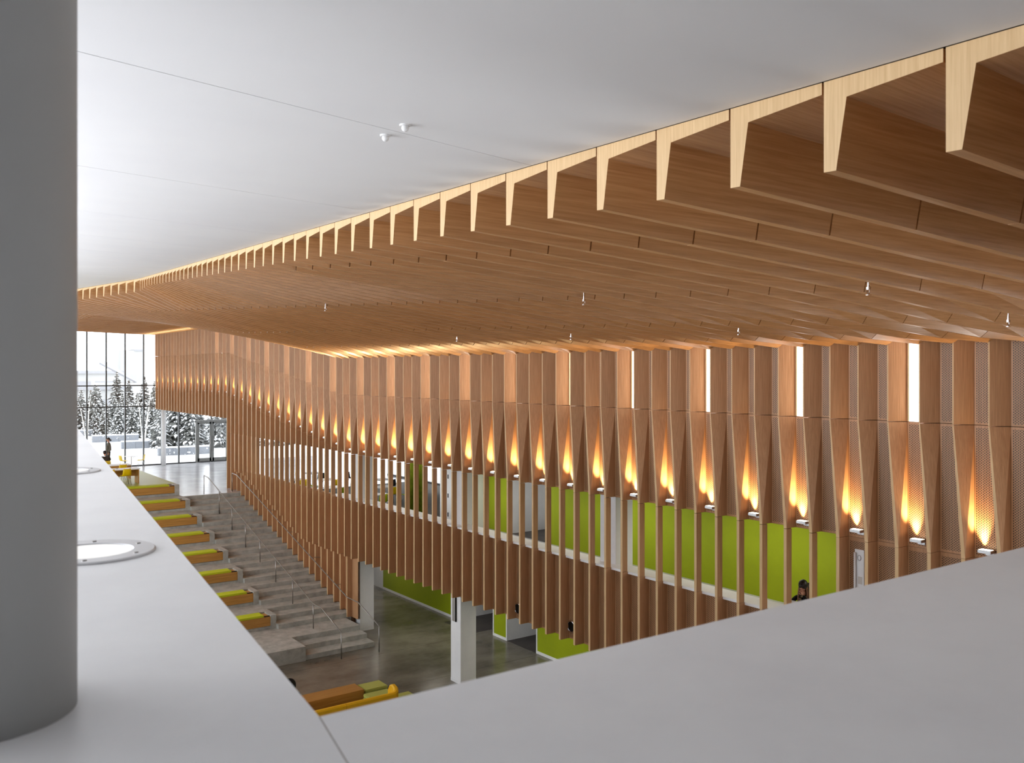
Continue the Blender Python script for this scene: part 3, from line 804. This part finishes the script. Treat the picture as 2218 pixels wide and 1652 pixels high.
def birch(x, y, seed):
    rnd = random.Random(seed)
    t = empty('birch_clump', (x, y, -6.15 + (y - 61) * .0135), label='slim white birch clump with bare stems ' + {1: 'behind the standing man', 2: 'right of the granite walls, before the conifers', 3: 'at the left end of the garden'}[seed], cat='tree')
    for k in range(4):
        a = rnd.uniform(0, 6.28); h = rnd.uniform(2.6, 4.0); dx, dy = math.cos(a) * .55, math.sin(a) * .4
        pts = [(0 + dx * .1, dy * .1, -.2), (dx * .5, dy * .5, h * .5), (dx, dy, h)]
        st_ = MB().tube(pts, [.05, .038, .012], 6).build('stem', 'birch', t, smooth=True)
        br = MB()
        for q in range(9):
            f_ = rnd.uniform(.3, .95); p = Vector((dx * f_, dy * f_, h * f_)); b = rnd.uniform(0, 6.28); l = rnd.uniform(.3, .8)
            br.tube([p, p + Vector((math.cos(b) * l * .6, math.sin(b) * l * .6, l * .7))], [.014, .004], 4)
        br.build('branches', 'bark', st_)
birch(15.6, 84.5, 1); birch(18.6, 77.5, 2); birch(14.3, 86.5, 3)

# far buildings, snowfall haze put into their pale colours
b1 = empty('far_building', (27, 146, -6), label='long pale building with flat roofs beyond the trees', cat='building')
MB().box(-16, 3.6, -6, 8, 0, 5.7).build('main_wall', 'pale', b1)
MB().box(-16.4, 3.9, -6.4, 8.4, 5.65, 6.05).build('roof_slab', 'palegrey', b1)
for k in range(6): MB().box(-15 + k * 3.0, -12.6 + k * 3.0, -6.06, -5.98, 3.9, 4.5).build('window', 'palegrey', b1)
b2 = empty('far_building', (22, 112, -6), label='low pale block with grey roof edge just behind the conifers', cat='building')
MB().box(-14, 3.4, 0, 6, 0, 3.9).build('main_wall', 'pale', b2)
MB().box(-14.3, 3.6, -.3, 6, 3.85, 4.2).build('roof_slab', 'palegrey', b2)
for k in range(4): MB().box(-12 + k * 4, -10.4 + k * 4, -.05, .02, 2.0, 2.7).build('window', 'palegrey', b2)
b3 = empty('far_tower', (34.9, 152, -6), label='faint square tower rising behind the low roofs', cat='tower')
MB().box(-1.9, 1.6, 0, 4, 0, 9.3).build('shaft', 'pale', b3)
MB().box(.2, 1.7, -.1, 4.1, 9.2, 9.5).build('cap', 'palegrey', b3)
b4 = empty('roof_glazing', (26.3, 124, -6), label='sloping glazed roof wedge above the far building', cat='skylight')
MB().add([(-1.9, 0, 7.1), (2.6, 0, 4.6), (3.3, 3, 4.7), (-1.0, 3, 7.6), (-1.9, .3, 6.9), (2.6, .3, 4.4), (3.3, 3.3, 4.5), (-1, 3.3, 7.4)],
         [(0, 1, 2, 3), (7, 6, 5, 4), (0, 4, 5, 1), (1, 5, 6, 2), (2, 6, 7, 3), (3, 7, 4, 0)]).build('glass_slope', 'palegrey', b4)
MB().box(-2.0, 3.4, .2, 3.2, 0, 4.5).build('support_wall', 'pale', b4)

fk = MB(); rnd = random.Random(5)
for k in range(420):
    yy = rnd.uniform(61.6, 66.4); c = (rnd.uniform(9, 26), yy, rnd.uniform(-6.0, -2.2)); r = rnd.uniform(.022, .062)
    fk.ball(c, r, 6, 4)
tag(fk.build('falling_snow', 'snow', smooth=True), 'drifting snowflakes falling outside the glazed wall', 'snow', kind='stuff')

# ------------------------------------------------------------------ furniture
def make_chair(mat):
    t = empty('shell_chair')
    sh = MB()
    prof = [(.21, .455), (.12, .445), (-.08, .45), (-.17, .47), (-.205, .54), (-.225, .68), (-.24, .80)]     # y (front +), z
    wid = [.19, .215, .215, .21, .205, .20, .17]
    secs = []
    for (py_, pz), w in zip(prof, wid):
        secs.append([(-w, py_, pz + .025), (-w * .5, py_, pz), (w * .5, py_, pz), (w, py_, pz + .025), (w, py_ - .008, pz - .0), (w * .5, py_ - .01, pz - .018), (-w * .5, py_ - .01, pz - .018), (-w, py_ - .008, pz - .0)])
    sh.loft(secs); sh.build('shell', mat, t, smooth=True)
    for sx in (-1, 1):
        for sy in (-1, 1):
            MB().tube([(sx * .13, sy * .11, .44), (sx * .21, sy * .2, 0)], .011, 6).build('leg', 'steel', t, smooth=True)
    return reg(t)
def make_round_table():
    t = empty('cafe_table')
    MB().lathe([(.39, .715), (.40, .725), (.40, .738), (.39, .742)], seg=40).build('tabletop', 'white', t)
    MB().lathe([(.025, .02), (.025, .715)], seg=14).build('pedestal', 'steel', t)
    MB().lathe([(.24, 0), (.24, .012), (.03, .03)], seg=32).build('base', 'steel', t)
    return reg(t)
ych = make_chair('yellow'); ych.location = (13.28, 60.25, ZU); ych.rotation_euler.z = R(-75)
tag(ych, 'yellow shell chair left of the round white table by the glazing', 'chair', 'yellow shell chairs')
tb = make_round_table(); tb.location = (13.72, 60.2, ZU); tag(tb, 'small round white table standing by the window wall', 'table')
dup(ych, (14.28, 60.2, ZU), R(62), 'yellow shell chair right of the round white table by the glazing')
# platform desk with yellow chairs
dk = empty('study_desk', (10.35, 47.6, ZP), label='white-topped study desk with timber end panels at the platform edge', cat='desk')
MB().box(-1.2, .82, -.42, .42, .70, .74).build('tabletop', 'white', dk, bevel=.004)
MB().box(.74, .78, -.38, .38, 0, .70).build('end_panel', 'bench', dk)
MB().box(-1.16, -1.12, -.38, .38, 0, .70).build('end_panel', 'bench', dk)
MB().box(-1.12, .74, .30, .33, .32, .70).build('modesty_panel', 'bench', dk)
dup(ych, (10.45, 47.02, ZP), R(5), 'yellow shell chair drawn up to the white study desk')
dup(ych, (9.75, 47.05, ZP), R(-8), 'yellow shell chair half hidden by the ledge, left at the study desk')
dk2 = empty('study_desk', (10.55, 49.9, ZP), label='second study desk with dark timber front behind the white-topped one', cat='desk')
MB().box(-1.6, .75, -.4, .4, .70, .74).build('tabletop', 'white', dk2, bevel=.004)
MB().box(-1.6, .7, -.36, -.33, .40, .70).build('front_panel', 'bench', dk2)
MB().box(.68, .72, -.36, .36, 0, .70).build('end_panel', 'bench', dk2)
dup(ych, (10.75, 49.2, ZP), R(3), 'yellow shell chair backing onto the second study desk')
dk3 = empty('study_desk', (10.1, 52.8, ZP), label='third study desk where the dark-coated person sits', cat='desk')
MB().box(-1.4, .7, -.4, .4, .70, .74).build('tabletop', 'bench', dk3, bevel=.004)
MB().box(.63, .67, -.36, .36, 0, .70).build('end_panel', 'bench', dk3)
MB().box(-1.36, -1.32, -.36, .36, 0, .70).build('end_panel', 'bench', dk3)
dup(ych, (9.75, 52.2, ZP), R(0), 'yellow shell chair next to the dark-coated sitter')
ph = MB().box(-.04, .04, -.075, .075, 0, .01).build('phone', 'black', loc=(10.2, 47.7, ZP + .7405), bevel=.003); tag(ph, 'small black phone lying on the white study desk', 'phone')

# lounge at the bottom of the hall
lt = empty('lounge_table', (11.2, 25.25, ZL), label='long low timber box table in the lower hall', cat='table')
MB().box(-1.6, 1.22, -.30, .36, .04, .44).build('carcass', 'bench', lt, bevel=.004)
MB().box(-1.55, 1.17, -.26, .32, 0, .04).build('plinth', 'void', lt)
def ottoman(x, y, w, d, h, label):
    t = empty('ottoman', (x, y, ZL), label=label, cat='ottoman', group='green ottomans')
    MB().box(-w / 2, w / 2, -d / 2, d / 2, .03, h - .11).build('base', 'olive', t, bevel=.012)
    MB().box(-w / 2, w / 2, -d / 2, d / 2, h - .10, h).build('seat_pad', 'olive', t, bevel=.02)
    MB().box(-w / 2 + .03, w / 2 - .03, -d / 2 + .03, d / 2 - .03, 0, .03).build('plinth', 'void', t)
ottoman(12.86, 25.26, .78, .6, .40, 'olive green ottoman against the end of the timber box table')
ottoman(12.68, 24.42, .8, .62, .40, 'olive green ottoman between the box table and the yellow sofa')
ottoman(13.25, 23.85, .55, .6, .40, 'olive green ottoman peeking out beyond the sofa arm')
sf = empty('sofa', (11.2, 23.75, ZL), label='low yellow sofa with a raised curved end, seen from behind', cat='sofa')
def sofa_back(x0, x1, wing):
    m = MB(); secs = []
    xs_ = [x0 + (x1 - x0) * k / 8 for k in range(9)]
    path = [(x, -.40, .78) for x in xs_]
    if wing: path = path[:-1] + [(x1 - .10, -.395, .80), (x1 - .02, -.35, .83), (x1 + .03, -.24, .87), (x1 + .04, -.08, .90), (x1 + .03, .04, .86), (x1 + .02, .10, .74)]
    for i, (px, py_, pz) in enumerate(path):
        a = Vector(path[max(0, i - 1)]); b = Vector(path[min(len(path) - 1, i + 1)]); d = (b - a); d.z = 0; d.normalize()
        nrm = Vector((-d.y, d.x, 0)) * .075
        p = Vector((px, py_, 0))
        secs.append([p - nrm + Vector((0, 0, .12)), p - nrm + Vector((0, 0, pz - .04)), p - nrm * .5 + Vector((0, 0, pz)), p + nrm * .5 + Vector((0, 0, pz)), p + nrm + Vector((0, 0, pz - .04)), p + nrm + Vector((0, 0, .12))])
    m.loft(secs); return m
sofa_back(-2.4, -.16, False).build('backrest', 'sofa', sf, smooth=False)
sofa_back(-.15, 1.5, True).build('backrest', 'sofa', sf, smooth=False)
MB().box(-2.4, -.16, -.32, .36, .14, .42).build('seat', 'sofa', sf, bevel=.04)
MB().box(-.15, 1.42, -.32, .36, .14, .42).build('seat', 'sofa', sf, bevel=.04)
for px in (-2.2, -.3, 1.3):
    for py_ in (-.33, .28): MB().lathe([(.02, 0), (.02, .14)], px, py_, 10).build('foot', 'steel', sf)
bc = empty('lounge_chair', (10.52, 25.95, ZL), R(190), label='rounded black chair back cut off by the left ledge', cat='chair')
MB().ball((0, -.22, .57), (.27, .09, .26), 20, 12).build('backrest', 'black', bc, smooth=True)
MB().box(-.24, .24, -.22, .10, .34, .44).build('seat', 'black', bc, bevel=.03)
MB().lathe([(.03, .05), (.03, .36)], seg=12).build('stem', 'steel', bc)
for k in range(5):
    a = k * 2 * math.pi / 5; MB().tube([(0, 0, .07), (.28 * math.cos(a), .28 * math.sin(a), .03)], [.025, .03], 6).build('foot', 'steel', bc)

# tables and chairs of the upper room behind the posts
gch = make_chair('green'); gch.location = (20.2, 36.2, ZU); tag(gch, 'chairs and tables', 'chair')
bch = make_chair('black'); bch.location = (18.3, 37.0, ZU); tag(bch, 'chairs', 'chair')
gch['label'] = 'lime shell chair in the room behind the posts'; gch['group'] = 'lime chairs of the upper room'
bch['label'] = 'black shell chair in the room behind the posts'; bch['group'] = 'black chairs of the upper room'
rnd = random.Random(9)
def make_sq_table():
    t = empty('cafe_table')
    MB().box(-.4, .4, -.4, .4, .71, .74).build('tabletop', 'white', t, bevel=.006)
    MB().lathe([(.03, .02), (.03, .71)], seg=12).build('pedestal', 'steel', t)
    MB().box(-.26, .26, -.26, .26, 0, .02).build('base', 'steel', t)
    return reg(t)
qt = make_sq_table(); qt.location = (18.0, 35.4, ZU); tag(qt, 'square white table in the room behind the posts', 'table', 'white tables of the upper room')
spots = [(19.6, 37.4), (17.6, 38.6), (20.9, 40.0), (18.6, 41.6), (21.6, 43.5), (19.2, 44.6), (17.3, 42.4)]
for x, y in spots: dup(qt, (x, y, ZU))
for i, (x, y) in enumerate(spots + [(18.0, 35.4)]):
    src = (gch, bch, ych)[i % 3]
    dup(src, (x - .65, y, ZU), R(-90), None if src is not ych else 'yellow shell chair in the room behind the posts', None if src is not ych else 'yellow chairs of the upper room')
    src = (ych, gch, bch)[i % 3]
    dup(src, (x + .1, y - .65, ZU), 0, None if src is not ych else 'yellow shell chair in the room behind the posts', None if src is not ych else 'yellow chairs of the upper room')

# ------------------------------------------------------------------ small fittings
def dome(x, y, label):
    z = 1.165 + .06 * y
    t = empty('ceiling_sensor', (x, y, z), label=label, cat='sensor', group='white dome sensors on the ceiling')
    MB().lathe([(.034, 0), (.034, -.006), (.03, -.009)], seg=24).build('base_plate', 'white', t)
    MB().ball((0, 0, -.02), (.022, .022, .022), 20, 12).build('dome', 'white', t, smooth=True)
dome(2.57, 4.63, 'small white dome sensor above the ceiling joint, nearer the timber edge')
dome(2.62, 4.97, 'small white dome sensor just below the ceiling joint line')

def make_sprinkler():
    t = empty('sprinkler_head', label='tiny chrome sprinkler head hanging below the cedar beams', cat='sprinkler', group='sprinkler heads below the cedar ceiling')
    MB().lathe([(.012, 0.12), (.012, -.02), (.022, -.022), (.022, -.05)], seg=12).build('pipe', 'chrome', t)
    for s_ in (-1, 1): MB().tube([(s_ * .016, 0, -.05), (s_ * .020, 0, -.075), (s_ * .006, 0, -.095)], .004, 5).build('yoke_arm', 'chrome', t)
    MB().lathe([(.028, -.098), (.028, -.103), (.004, -.104)], seg=14).build('deflector', 'chrome', t)
    return reg(t)
def zbot(x, y):
    st = [(xe(y), min(.742 + .065 * y, 2.6))] + [(JX[k], zrow(k, y)) for k in range(5) if JX[k] > xe(y) + .3]
    for (a, za), (b, zb_) in zip(st[:-1], st[1:]):
        if a <= x <= b: return za + (zb_ - za) * (x - a) / (b - a)
    return st[-1][1]
SPL = ['chrome sprinkler head in the middle of the right-hand beams', 'chrome sprinkler head nearest the right edge, below the bright folded beam', 'small sprinkler head high among the middle beams', 'small sprinkler head among the far left beams', 'sprinkler head just above the wall, right of the middle', 'tiny sprinkler head near the wall top, left of the middle', 'tiny sprinkler head near the wall top, at the middle', 'tiny sprinkler head near the wall top, right of the middle one']
sp0 = None
rays = [(.9073, .5784, .0872), (1.0336, .4872, .0517), (.6503, .7639, .0754), (.4168, .9325, .0682), (.7901, .6630, .0419), (.4063, .9400, .0327), (.5356, .8467, .0342), (.6386, .7723, .0363)]
for lab, (dx, dy, dz) in zip(SPL, rays):
    best = None
    for q in range(40, 2600):
        tt = q * .01
        x, y, z = dx * tt, dy * tt, dz * tt
        if x > 15: break
        if x > xe(y) and z > zbot(x, y) - .09: best = (x, y, zbot(x, y) - .01); break
    if best is None: continue
    if sp0 is None: sp0 = make_sprinkler(); sp0.location = best; sp0['label'] = lab
    else: dup(sp0, best, 0, lab)

ic = empty('wall_intercom', (XB - .02, 10.11, -4.2), label='tall white call panel with a vertical tube, set into the perforated timber', cat='panel')
MB().box(-.025, 0, -.10, .10, -.3, .76).build('face_plate', 'white', ic, bevel=.004)
MB().tube([(-.06, .075, -.3), (-.06, .075, .70)], .022, 12).build('tube', 'white', ic, smooth=True)
m = MB(); m.tube([(-.03, -.0 + .035 * math.cos(a), .60 + .05 * math.sin(a)) for a in [2 * math.pi * k / 20 for k in range(20)]], .008, 6, closed=True)
m.build('ring', 'alu', ic, smooth=True)
MB().box(-.03, -.024, -.06, .03, .10, .24).build('sign_plate', 'paper', ic)
MB().box(-.032, -.024, -.07, .04, -.09, .04).build('button_plate', 'paper', ic)
MB().box(-.038, -.03, -.03, .0, -.04, .01).build('button', 'void', ic)

def porthole(y, z, label):
    t = empty('wall_speaker', (XB - .02, y, z), label=label, cat='speaker', group='round chrome fittings on the lower wall')
    m = MB(); m.tube([(-.03, .15 * math.cos(a), .15 * math.sin(a)) for a in [2 * math.pi * k / 28 for k in range(28)]], .02, 8, closed=True)
    m.build('rim', 'chrome', t, smooth=True)
    m = MB(); m.loft([[(xx, .145 * math.cos(a), .145 * math.sin(a)) for a in [2 * math.pi * k / 28 for k in range(28)]] for xx in (-.028, 0)])
    m.build('face', 'void', t)
porthole(18.80, -6.93, 'round chrome-rimmed fitting between lower fins, the larger-looking one above the right ledge')
porthole(21.25, -6.97, 'round chrome-rimmed fitting between lower fins above the lower recess')

# ------------------------------------------------------------------ people
def skin_body(name, joints, edges, mat, parent, root=None, sub=2, smooth=True):
    names = list(joints); idx = {n: i for i, n in enumerate(names)}
    me = bpy.data.meshes.new(name)
    me.from_pydata([joints[n][0] for n in names], [(idx[a], idx[b]) for a, b in edges], [])
    me.materials.append(M[mat])
    o = link(name, me, parent)
    bm = bmesh.new(); bm.from_mesh(me); bm.verts.ensure_lookup_table()
    ly = bm.verts.layers.skin.verify()
    for n in names:
        r = joints[n][1]; v = bm.verts[idx[n]][ly]
        v.radius = r if isinstance(r, tuple) else (r, r); v.use_root = n == (root or names[0])
    bm.to_mesh(me); bm.free()
    sk = o.modifiers.new('skin', 'SKIN'); sk.use_smooth_shade = smooth
    sb = o.modifiers.new('sub', 'SUBSURF'); sb.levels = sub; sb.render_levels = sub
    return o

def head_mesh(name, parent, loc, rot, mat='skin'):
    """head facing local +Y, height .23: cranium, jaw, nose, brow, ears"""
    m = MB()
    seg, rings = 24, 18; vs = []; fs = []
    for a in range(rings + 1):
        ph = math.pi * a / rings; z = .115 * math.cos(ph); r = math.sin(ph)
        for k in range(seg):
            t_ = 2 * math.pi * k / seg; x = .077 * r * math.cos(t_); y = .095 * r * math.sin(t_)
            if z < -.01: 
                f_ = 1 - .30 * min(1, (-z - .01) / .1); x *= f_
                if y < 0: y *= 1 - .45 * min(1, (-z - .01) / .09)
            if y > 0: y *= .93
            # features of the face
            d = lambda cx, cz, w, h: math.exp(-((x - cx) / w) ** 2 - ((z - cz) / h) ** 2)
            if y > .03:
                y += .026 * d(0, -.02, .012, .016) + .012 * d(0, .0, .010, .025)      # nose
                y -= .009 * (d(.03, .008, .014, .010) + d(-.03, .008, .014, .010))      # eye sockets
                y += .006 * d(0, -.058, .022, .006) - .005 * d(0, -.048, .02, .005) + .006 * d(0, -.092, .02, .012)
            vs.append((x, y, z))
    for a in range(rings):
        for k in range(seg):
            j = (k + 1) % seg; fs.append((a * seg + k, (a + 1) * seg + k, (a + 1) * seg + j, a * seg + j))
    m.add(vs, fs)
    for s_ in (-1, 1): m.ball((s_ * .077, -.008, -.008), (.010, .02, .032), 10, 8)
    h = m.build(name, mat, parent, loc, smooth=True); h.rotation_euler = rot
    for s_ in (-1, 1):
        MB().ball((s_ * .030, .074, .008), (.011, .008, .005), 10, 6).build('eye', 'eyewhite', h, smooth=True)
        MB().ball((s_ * .030, .0795, .008), (.006, .003, .005), 8, 6).build('iris', 'black', h, smooth=True)
    MB().ball((0, .088, -.056), (.022, .006, .006), 10, 6).build('lips', 'lips', h, smooth=True)
    return h
M['eyewhite'] = base_mat('eye_white', srgb(170, 160, 152), .4, .4)[0]
M['lips'] = base_mat('lip_skin', srgb(176, 96, 88), .45, .4)[0]

def hand(name, parent, wrist, direction, normal, curl=.5, side=1, sc=1.0):
    """palm plus four unequal bent fingers and a thumb leaving the side of the palm"""
    w = Vector(wrist); d = Vector(direction).normalized(); n = Vector(normal); n = (n - d * n.dot(d)).normalized(); s_ = d.cross(n) * side
    J = {'w': (w, (.024 * sc, .018 * sc)), 'p': (w + d * .045 * sc, (.036 * sc, .016 * sc)), 'k': (w + d * .080 * sc, (.038 * sc, .014 * sc))}
    E_ = [('w', 'p'), ('p', 'k')]
    o = skin_body(name, J, E_, 'skin', parent, 'w', 2)
    Ls = [.068, .078, .073, .056]
    for i, L_ in enumerate(Ls):
        off = s_ * (.027 - .018 * i) * sc
        b = w + d * .072 * sc + off
        a1, a2, a3 = curl * .6, curl * 1.3, curl * 1.8
        p1 = b + (d * math.cos(a1) + n * math.sin(a1)) * L_ * .45 * sc
        p2 = p1 + (d * math.cos(a2) + n * math.sin(a2)) * L_ * .32 * sc
        p3 = p2 + (d * math.cos(a3) + n * math.sin(a3)) * L_ * .26 * sc
        skin_body('finger', {'a': (b, .0085 * sc), 'b': (p1, .008 * sc), 'c': (p2, .0072 * sc), 'd': (p3, .006 * sc)}, [('a', 'b'), ('b', 'c'), ('c', 'd')], 'skin', o, 'a', 1)
    b = w + d * .03 * sc + s_ * .025 * sc
    p1 = b + (d * .6 + s_ * .7 + n * .3).normalized() * .035 * sc
    p2 = p1 + (d * .85 + s_ * .25 + n * .5).normalized() * .03 * sc
    skin_body('thumb', {'a': (b, .012 * sc), 'b': (p1, .0095 * sc), 'c': (p2, .0075 * sc)}, [('a', 'b'), ('b', 'c')], 'skin', o, 'a', 1)
    return o

# --- standing man, seen from behind and his left, taupe jumper; faces -X (local +Y is his front)
man = empty('person', (11.5, 55.9, ZP), R(82), label='standing man in taupe jumper with dark tied-back hair by the window', cat='person')
head_mesh('head', man, (0, .03, 1.635), (R(-4), 0, 0))
skin_body('neck', {'a': ((0, .0, 1.44), .06), 'b': ((0, .02, 1.56), .055)}, [('a', 'b')], 'skin', man)
J = {'pel': ((0, 0, .93), .165), 'waist': ((0, .015, 1.08), .16), 'chest': ((0, .0, 1.27), .17), 'neck': ((0, 0, 1.45), .075),
     'shL': ((.19, -.02, 1.39), .078), 'elL': ((.25, -.05, 1.13), .062), 'wrL': ((.235, .05, .90), .045),
     'shR': ((-.19, -.02, 1.39), .078), 'elR': ((-.25, -.07, 1.13), .062), 'wrR': ((-.235, .03, .90), .045)}
skin_body('jumper', J, [('pel', 'waist'), ('waist', 'chest'), ('chest', 'neck'), ('chest', 'shL'), ('shL', 'elL'), ('elL', 'wrL'), ('chest', 'shR'), ('shR', 'elR'), ('elR', 'wrR')], 'greycloth', man, 'pel')
J = {'pel': ((0, 0, .98), .10), 'hL': ((.09, 0, .86), .10), 'kL': ((.10, .02, .48), .062), 'aL': ((.10, -.02, .08), .05), 'hR': ((-.09, 0, .86), .10), 'kR': ((-.10, .0, .48), .062), 'aR': ((-.10, -.04, .08), .05)}
skin_body('trousers', J, [('pel', 'hL'), ('hL', 'kL'), ('kL', 'aL'), ('pel', 'hR'), ('hR', 'kR'), ('kR', 'aR')], 'darkcloth', man, 'pel')
for s_ in (-1, 1): skin_body('shoe', {'a': ((s_ * .10, -.06, .045), (.045, .042)), 'b': ((s_ * .10, .06, .045), (.048, .04)), 'c': ((s_ * .105, .15, .038), (.04, .03))}, [('a', 'b'), ('b', 'c')], 'black', man)
hand('hand', man, (.225, .052, .89), (0, .1, -1), (-1, .2, 0), .5, -1)
hand('hand', man, (-.225, .032, .89), (0, .1, -1), (1, .2, 0), .5, 1)
hr = MB(); hr.ball((0, -.012, .022), (.083, .100, .100), 20, 14)
hr.build('hair', 'hair', man, (0, .03, 1.635), smooth=True)
MB().ball((0, -.13, -.045), (.04, .05, .055), 14, 10).build('ponytail', 'hair', man, (0, .03, 1.635), smooth=True)

# --- seated person in a dark coat, seen from behind
sit = empty('person', (10.47, 51.75, ZP), R(20), label='seated person in dark taupe coat seen from behind, arm spread', cat='person')
head_mesh('head', sit, (0, .06, 1.23), (R(-14), 0, 0))
MB().ball((0, -.008, .018), (.083, .102, .104), 20, 14).build('hair', 'hair', sit, (0, .06, 1.23), smooth=True)
skin_body('neck', {'a': ((0, .0, 1.05), .058), 'b': ((0, .045, 1.16), .052)}, [('a', 'b')], 'skin', sit)
J = {'pel': ((0, -.02, .50), (.18, .14)), 'waist': ((0, -.02, .68), (.17, .125)), 'chest': ((0, .0, .88), (.19, .13)), 'neck': ((0, .01, 1.05), (.08, .07)),
     'shL': ((.20, .0, 1.0), .07), 'elL': ((.36, .10, .82), .052), 'wrL': ((.30, .34, .78), .038),
     'shR': ((-.20, .0, 1.0), .07), 'elR': ((-.40, .06, .86), .052), 'wrR': ((-.42, .30, .79), .038)}
skin_body('coat', J, [('pel', 'waist'), ('waist', 'chest'), ('chest', 'neck'), ('chest', 'shL'), ('shL', 'elL'), ('elL', 'wrL'), ('chest', 'shR'), ('shR', 'elR'), ('elR', 'wrR')], 'darkcloth', sit, 'pel')
J = {'pel': ((0, 0, .50), (.16, .11)), 'kL': ((.12, .42, .49), .07), 'aL': ((.12, .40, .08), .048), 'kR': ((-.12, .42, .49), .07), 'aR': ((-.12, .40, .08), .048)}
skin_body('trousers', J, [('pel', 'kL'), ('kL', 'aL'), ('pel', 'kR'), ('kR', 'aR')], 'blackcloth', sit, 'pel')
for s_ in (-1, 1): skin_body('shoe', {'a': ((s_ * .12, .36, .045), (.045, .042)), 'b': ((s_ * .12, .56, .04), (.042, .032))}, [('a', 'b')], 'black', sit)
hand('hand', sit, (.30, .345, .775), (-.2, 1, 0), (0, 0, -1), .35, 1)
hand('hand', sit, (-.42, .305, .785), (.2, 1, 0), (0, 0, -1), .35, -1)
dup(ych, (10.47, 51.8, ZP), R(20), 'yellow shell chair under the seated person in the dark coat')

# --- woman at the counter, hand at her mouth (local +Y is her front; she faces the hall)
gx, gy = 16.42, 11.98
girl = empty('person', (gx, gy, ZU), R(105), label='woman with long dark hair and black top, hand at her mouth, at the counter', cat='person')
hz = 1.50
hd = head_mesh('head', girl, (0, .10, hz), (R(-20), R(0), R(0)))
skin_body('neck', {'a': ((0, .0, 1.28), .052), 'b': ((0, .07, 1.40), .047)}, [('a', 'b')], 'skin', girl)
J = {'pel': ((0, -.05, .74), (.165, .12)), 'waist': ((0, -.03, .92), (.14, .105)), 'chest': ((0, .0, 1.12), (.16, .115)), 'neck': ((0, .015, 1.28), (.07, .06)),
     'shL': ((.165, .01, 1.235), .055), 'elL': ((.20, .30, 1.15), .043), 'wrL': ((.05, .46, 1.15), .032),
     'shR': ((-.165, .01, 1.235), .055), 'elR': ((-.22, .30, 1.16), .043), 'wrR': ((-.075, .275, 1.345), .031)}
skin_body('top', J, [('pel', 'waist'), ('waist', 'chest'), ('chest', 'neck'), ('chest', 'shL'), ('shL', 'elL'), ('elL', 'wrL'), ('chest', 'shR'), ('shR', 'elR'), ('elR', 'wrR')], 'blackcloth', girl, 'pel')
J = {'pel': ((0, -.02, .74), (.15, .11)), 'kL': ((.10, .36, .70), .068), 'aL': ((.10, .30, .30), .046), 'kR': ((-.10, .36, .70), .068), 'aR': ((-.10, .30, .30), .046)}
skin_body('trousers', J, [('pel', 'kL'), ('kL', 'aL'), ('pel', 'kR'), ('kR', 'aR')], 'blackcloth', girl, 'pel')
for s_ in (-1, 1): skin_body('shoe', {'a': ((s_ * .10, .26, .27), (.04, .038)), 'b': ((s_ * .10, .42, .26), (.038, .028))}, [('a', 'b')], 'black', girl)
hand('hand', girl, (-.07, .27, 1.35), (.55, -.10, .78), (.25, -1, -.15), .75, 1)
hand('hand', girl, (.05, .46, 1.145), (-1, .25, -.05), (0, -.2, -1), .5, -1)
# hair: cap plus long locks over shoulders and back
hp = MB(); hp.ball((0, -.020, .026), (.098, .112, .112), 22, 14)
hc = hp.build('hair', 'hair', girl, (0, .10, hz), smooth=True); hc.rotation_euler = (R(-20), 0, 0)
fr = MB()
for k in range(7):
    a = -.6 + .2 * k
    fr.tube([(.07 * math.sin(a), .05, .10), (.088 * math.sin(a), .092 * math.cos(a) + .004, .055), (.088 * math.sin(a), .096 * math.cos(a), .022)], [.018, .017, .010], 6)
f_ = fr.build('fringe', 'hair', girl, (0, .10, hz), smooth=True); f_.rotation_euler = (R(-20), 0, 0)
for s_ in (-1, 1):
    for k in range(4):
        lk = MB()
        x0 = s_ * (.072 + .006 * k); y0 = .09 - .045 * k
        lk.tube([(x0 * .8, y0, hz + .06), (x0 * 1.12, y0 - .01, hz - .04), (x0 * 1.35, y0 - .01, hz - .16), (x0 * 1.45, y0 + .01, hz - .28), (x0 * 1.4, y0 + .03, hz - .40)], [.022, .028, .028, .022, .008], 7)
        lk.build('lock_of_hair', 'hair' if k > 0 else 'hair_tip', girl, smooth=True)
for k in range(5):
    x0 = -.06 + .03 * k
    MB().tube([(x0, -.02, hz + .05), (x0 * 1.3, -.045, hz - .08), (x0 * 1.5, -.09, hz - .24), (x0 * 1.5, -.10, hz - .42)], [.025, .032, .03, .01], 7).build('lock_of_hair', 'hair', girl, smooth=True)
scv = MB(); scv.tube([(.085 * math.cos(a), .015 + .075 * math.sin(a), 1.275 + .012 * math.sin(2 * a)) for a in [2 * math.pi * k / 18 for k in range(18)]], .032, 8, closed=True)
scv.tube([(.05, .10, 1.26), (.06, .135, 1.17), (.05, .13, 1.08)], [.03, .035, .02], 7).build('scarf', 'scarf', girl, smooth=True)
sl = empty('bar_stool', (gx + .02, gy - .0, ZU), label='bar stool under the woman at the counter', cat='stool')
MB().lathe([(.17, .60), (.18, .62), (.17, .64)], seg=24).build('seat', 'black', sl)
MB().lathe([(.025, .02), (.025, .60)], seg=12).build('stem', 'steel', sl)
MB().lathe([(.2, 0), (.2, .015), (.03, .03)], seg=24).build('base', 'steel', sl)
lp = empty('laptop', (15.86, 11.74, -5.0), R(95), label='open pale laptop standing on the counter before the woman', cat='laptop')
MB().box(-.16, .16, -.11, .11, 0, .014).build('keyboard_base', 'paper', lp, bevel=.003)
sc_ = MB().box(-.16, .16, -.005, .005, 0, .22).build('screen_lid', 'paper', lp, (0, .112, .016), bevel=.003); sc_.rotation_euler.x = R(-18)

# ------------------------------------------------------------------ end
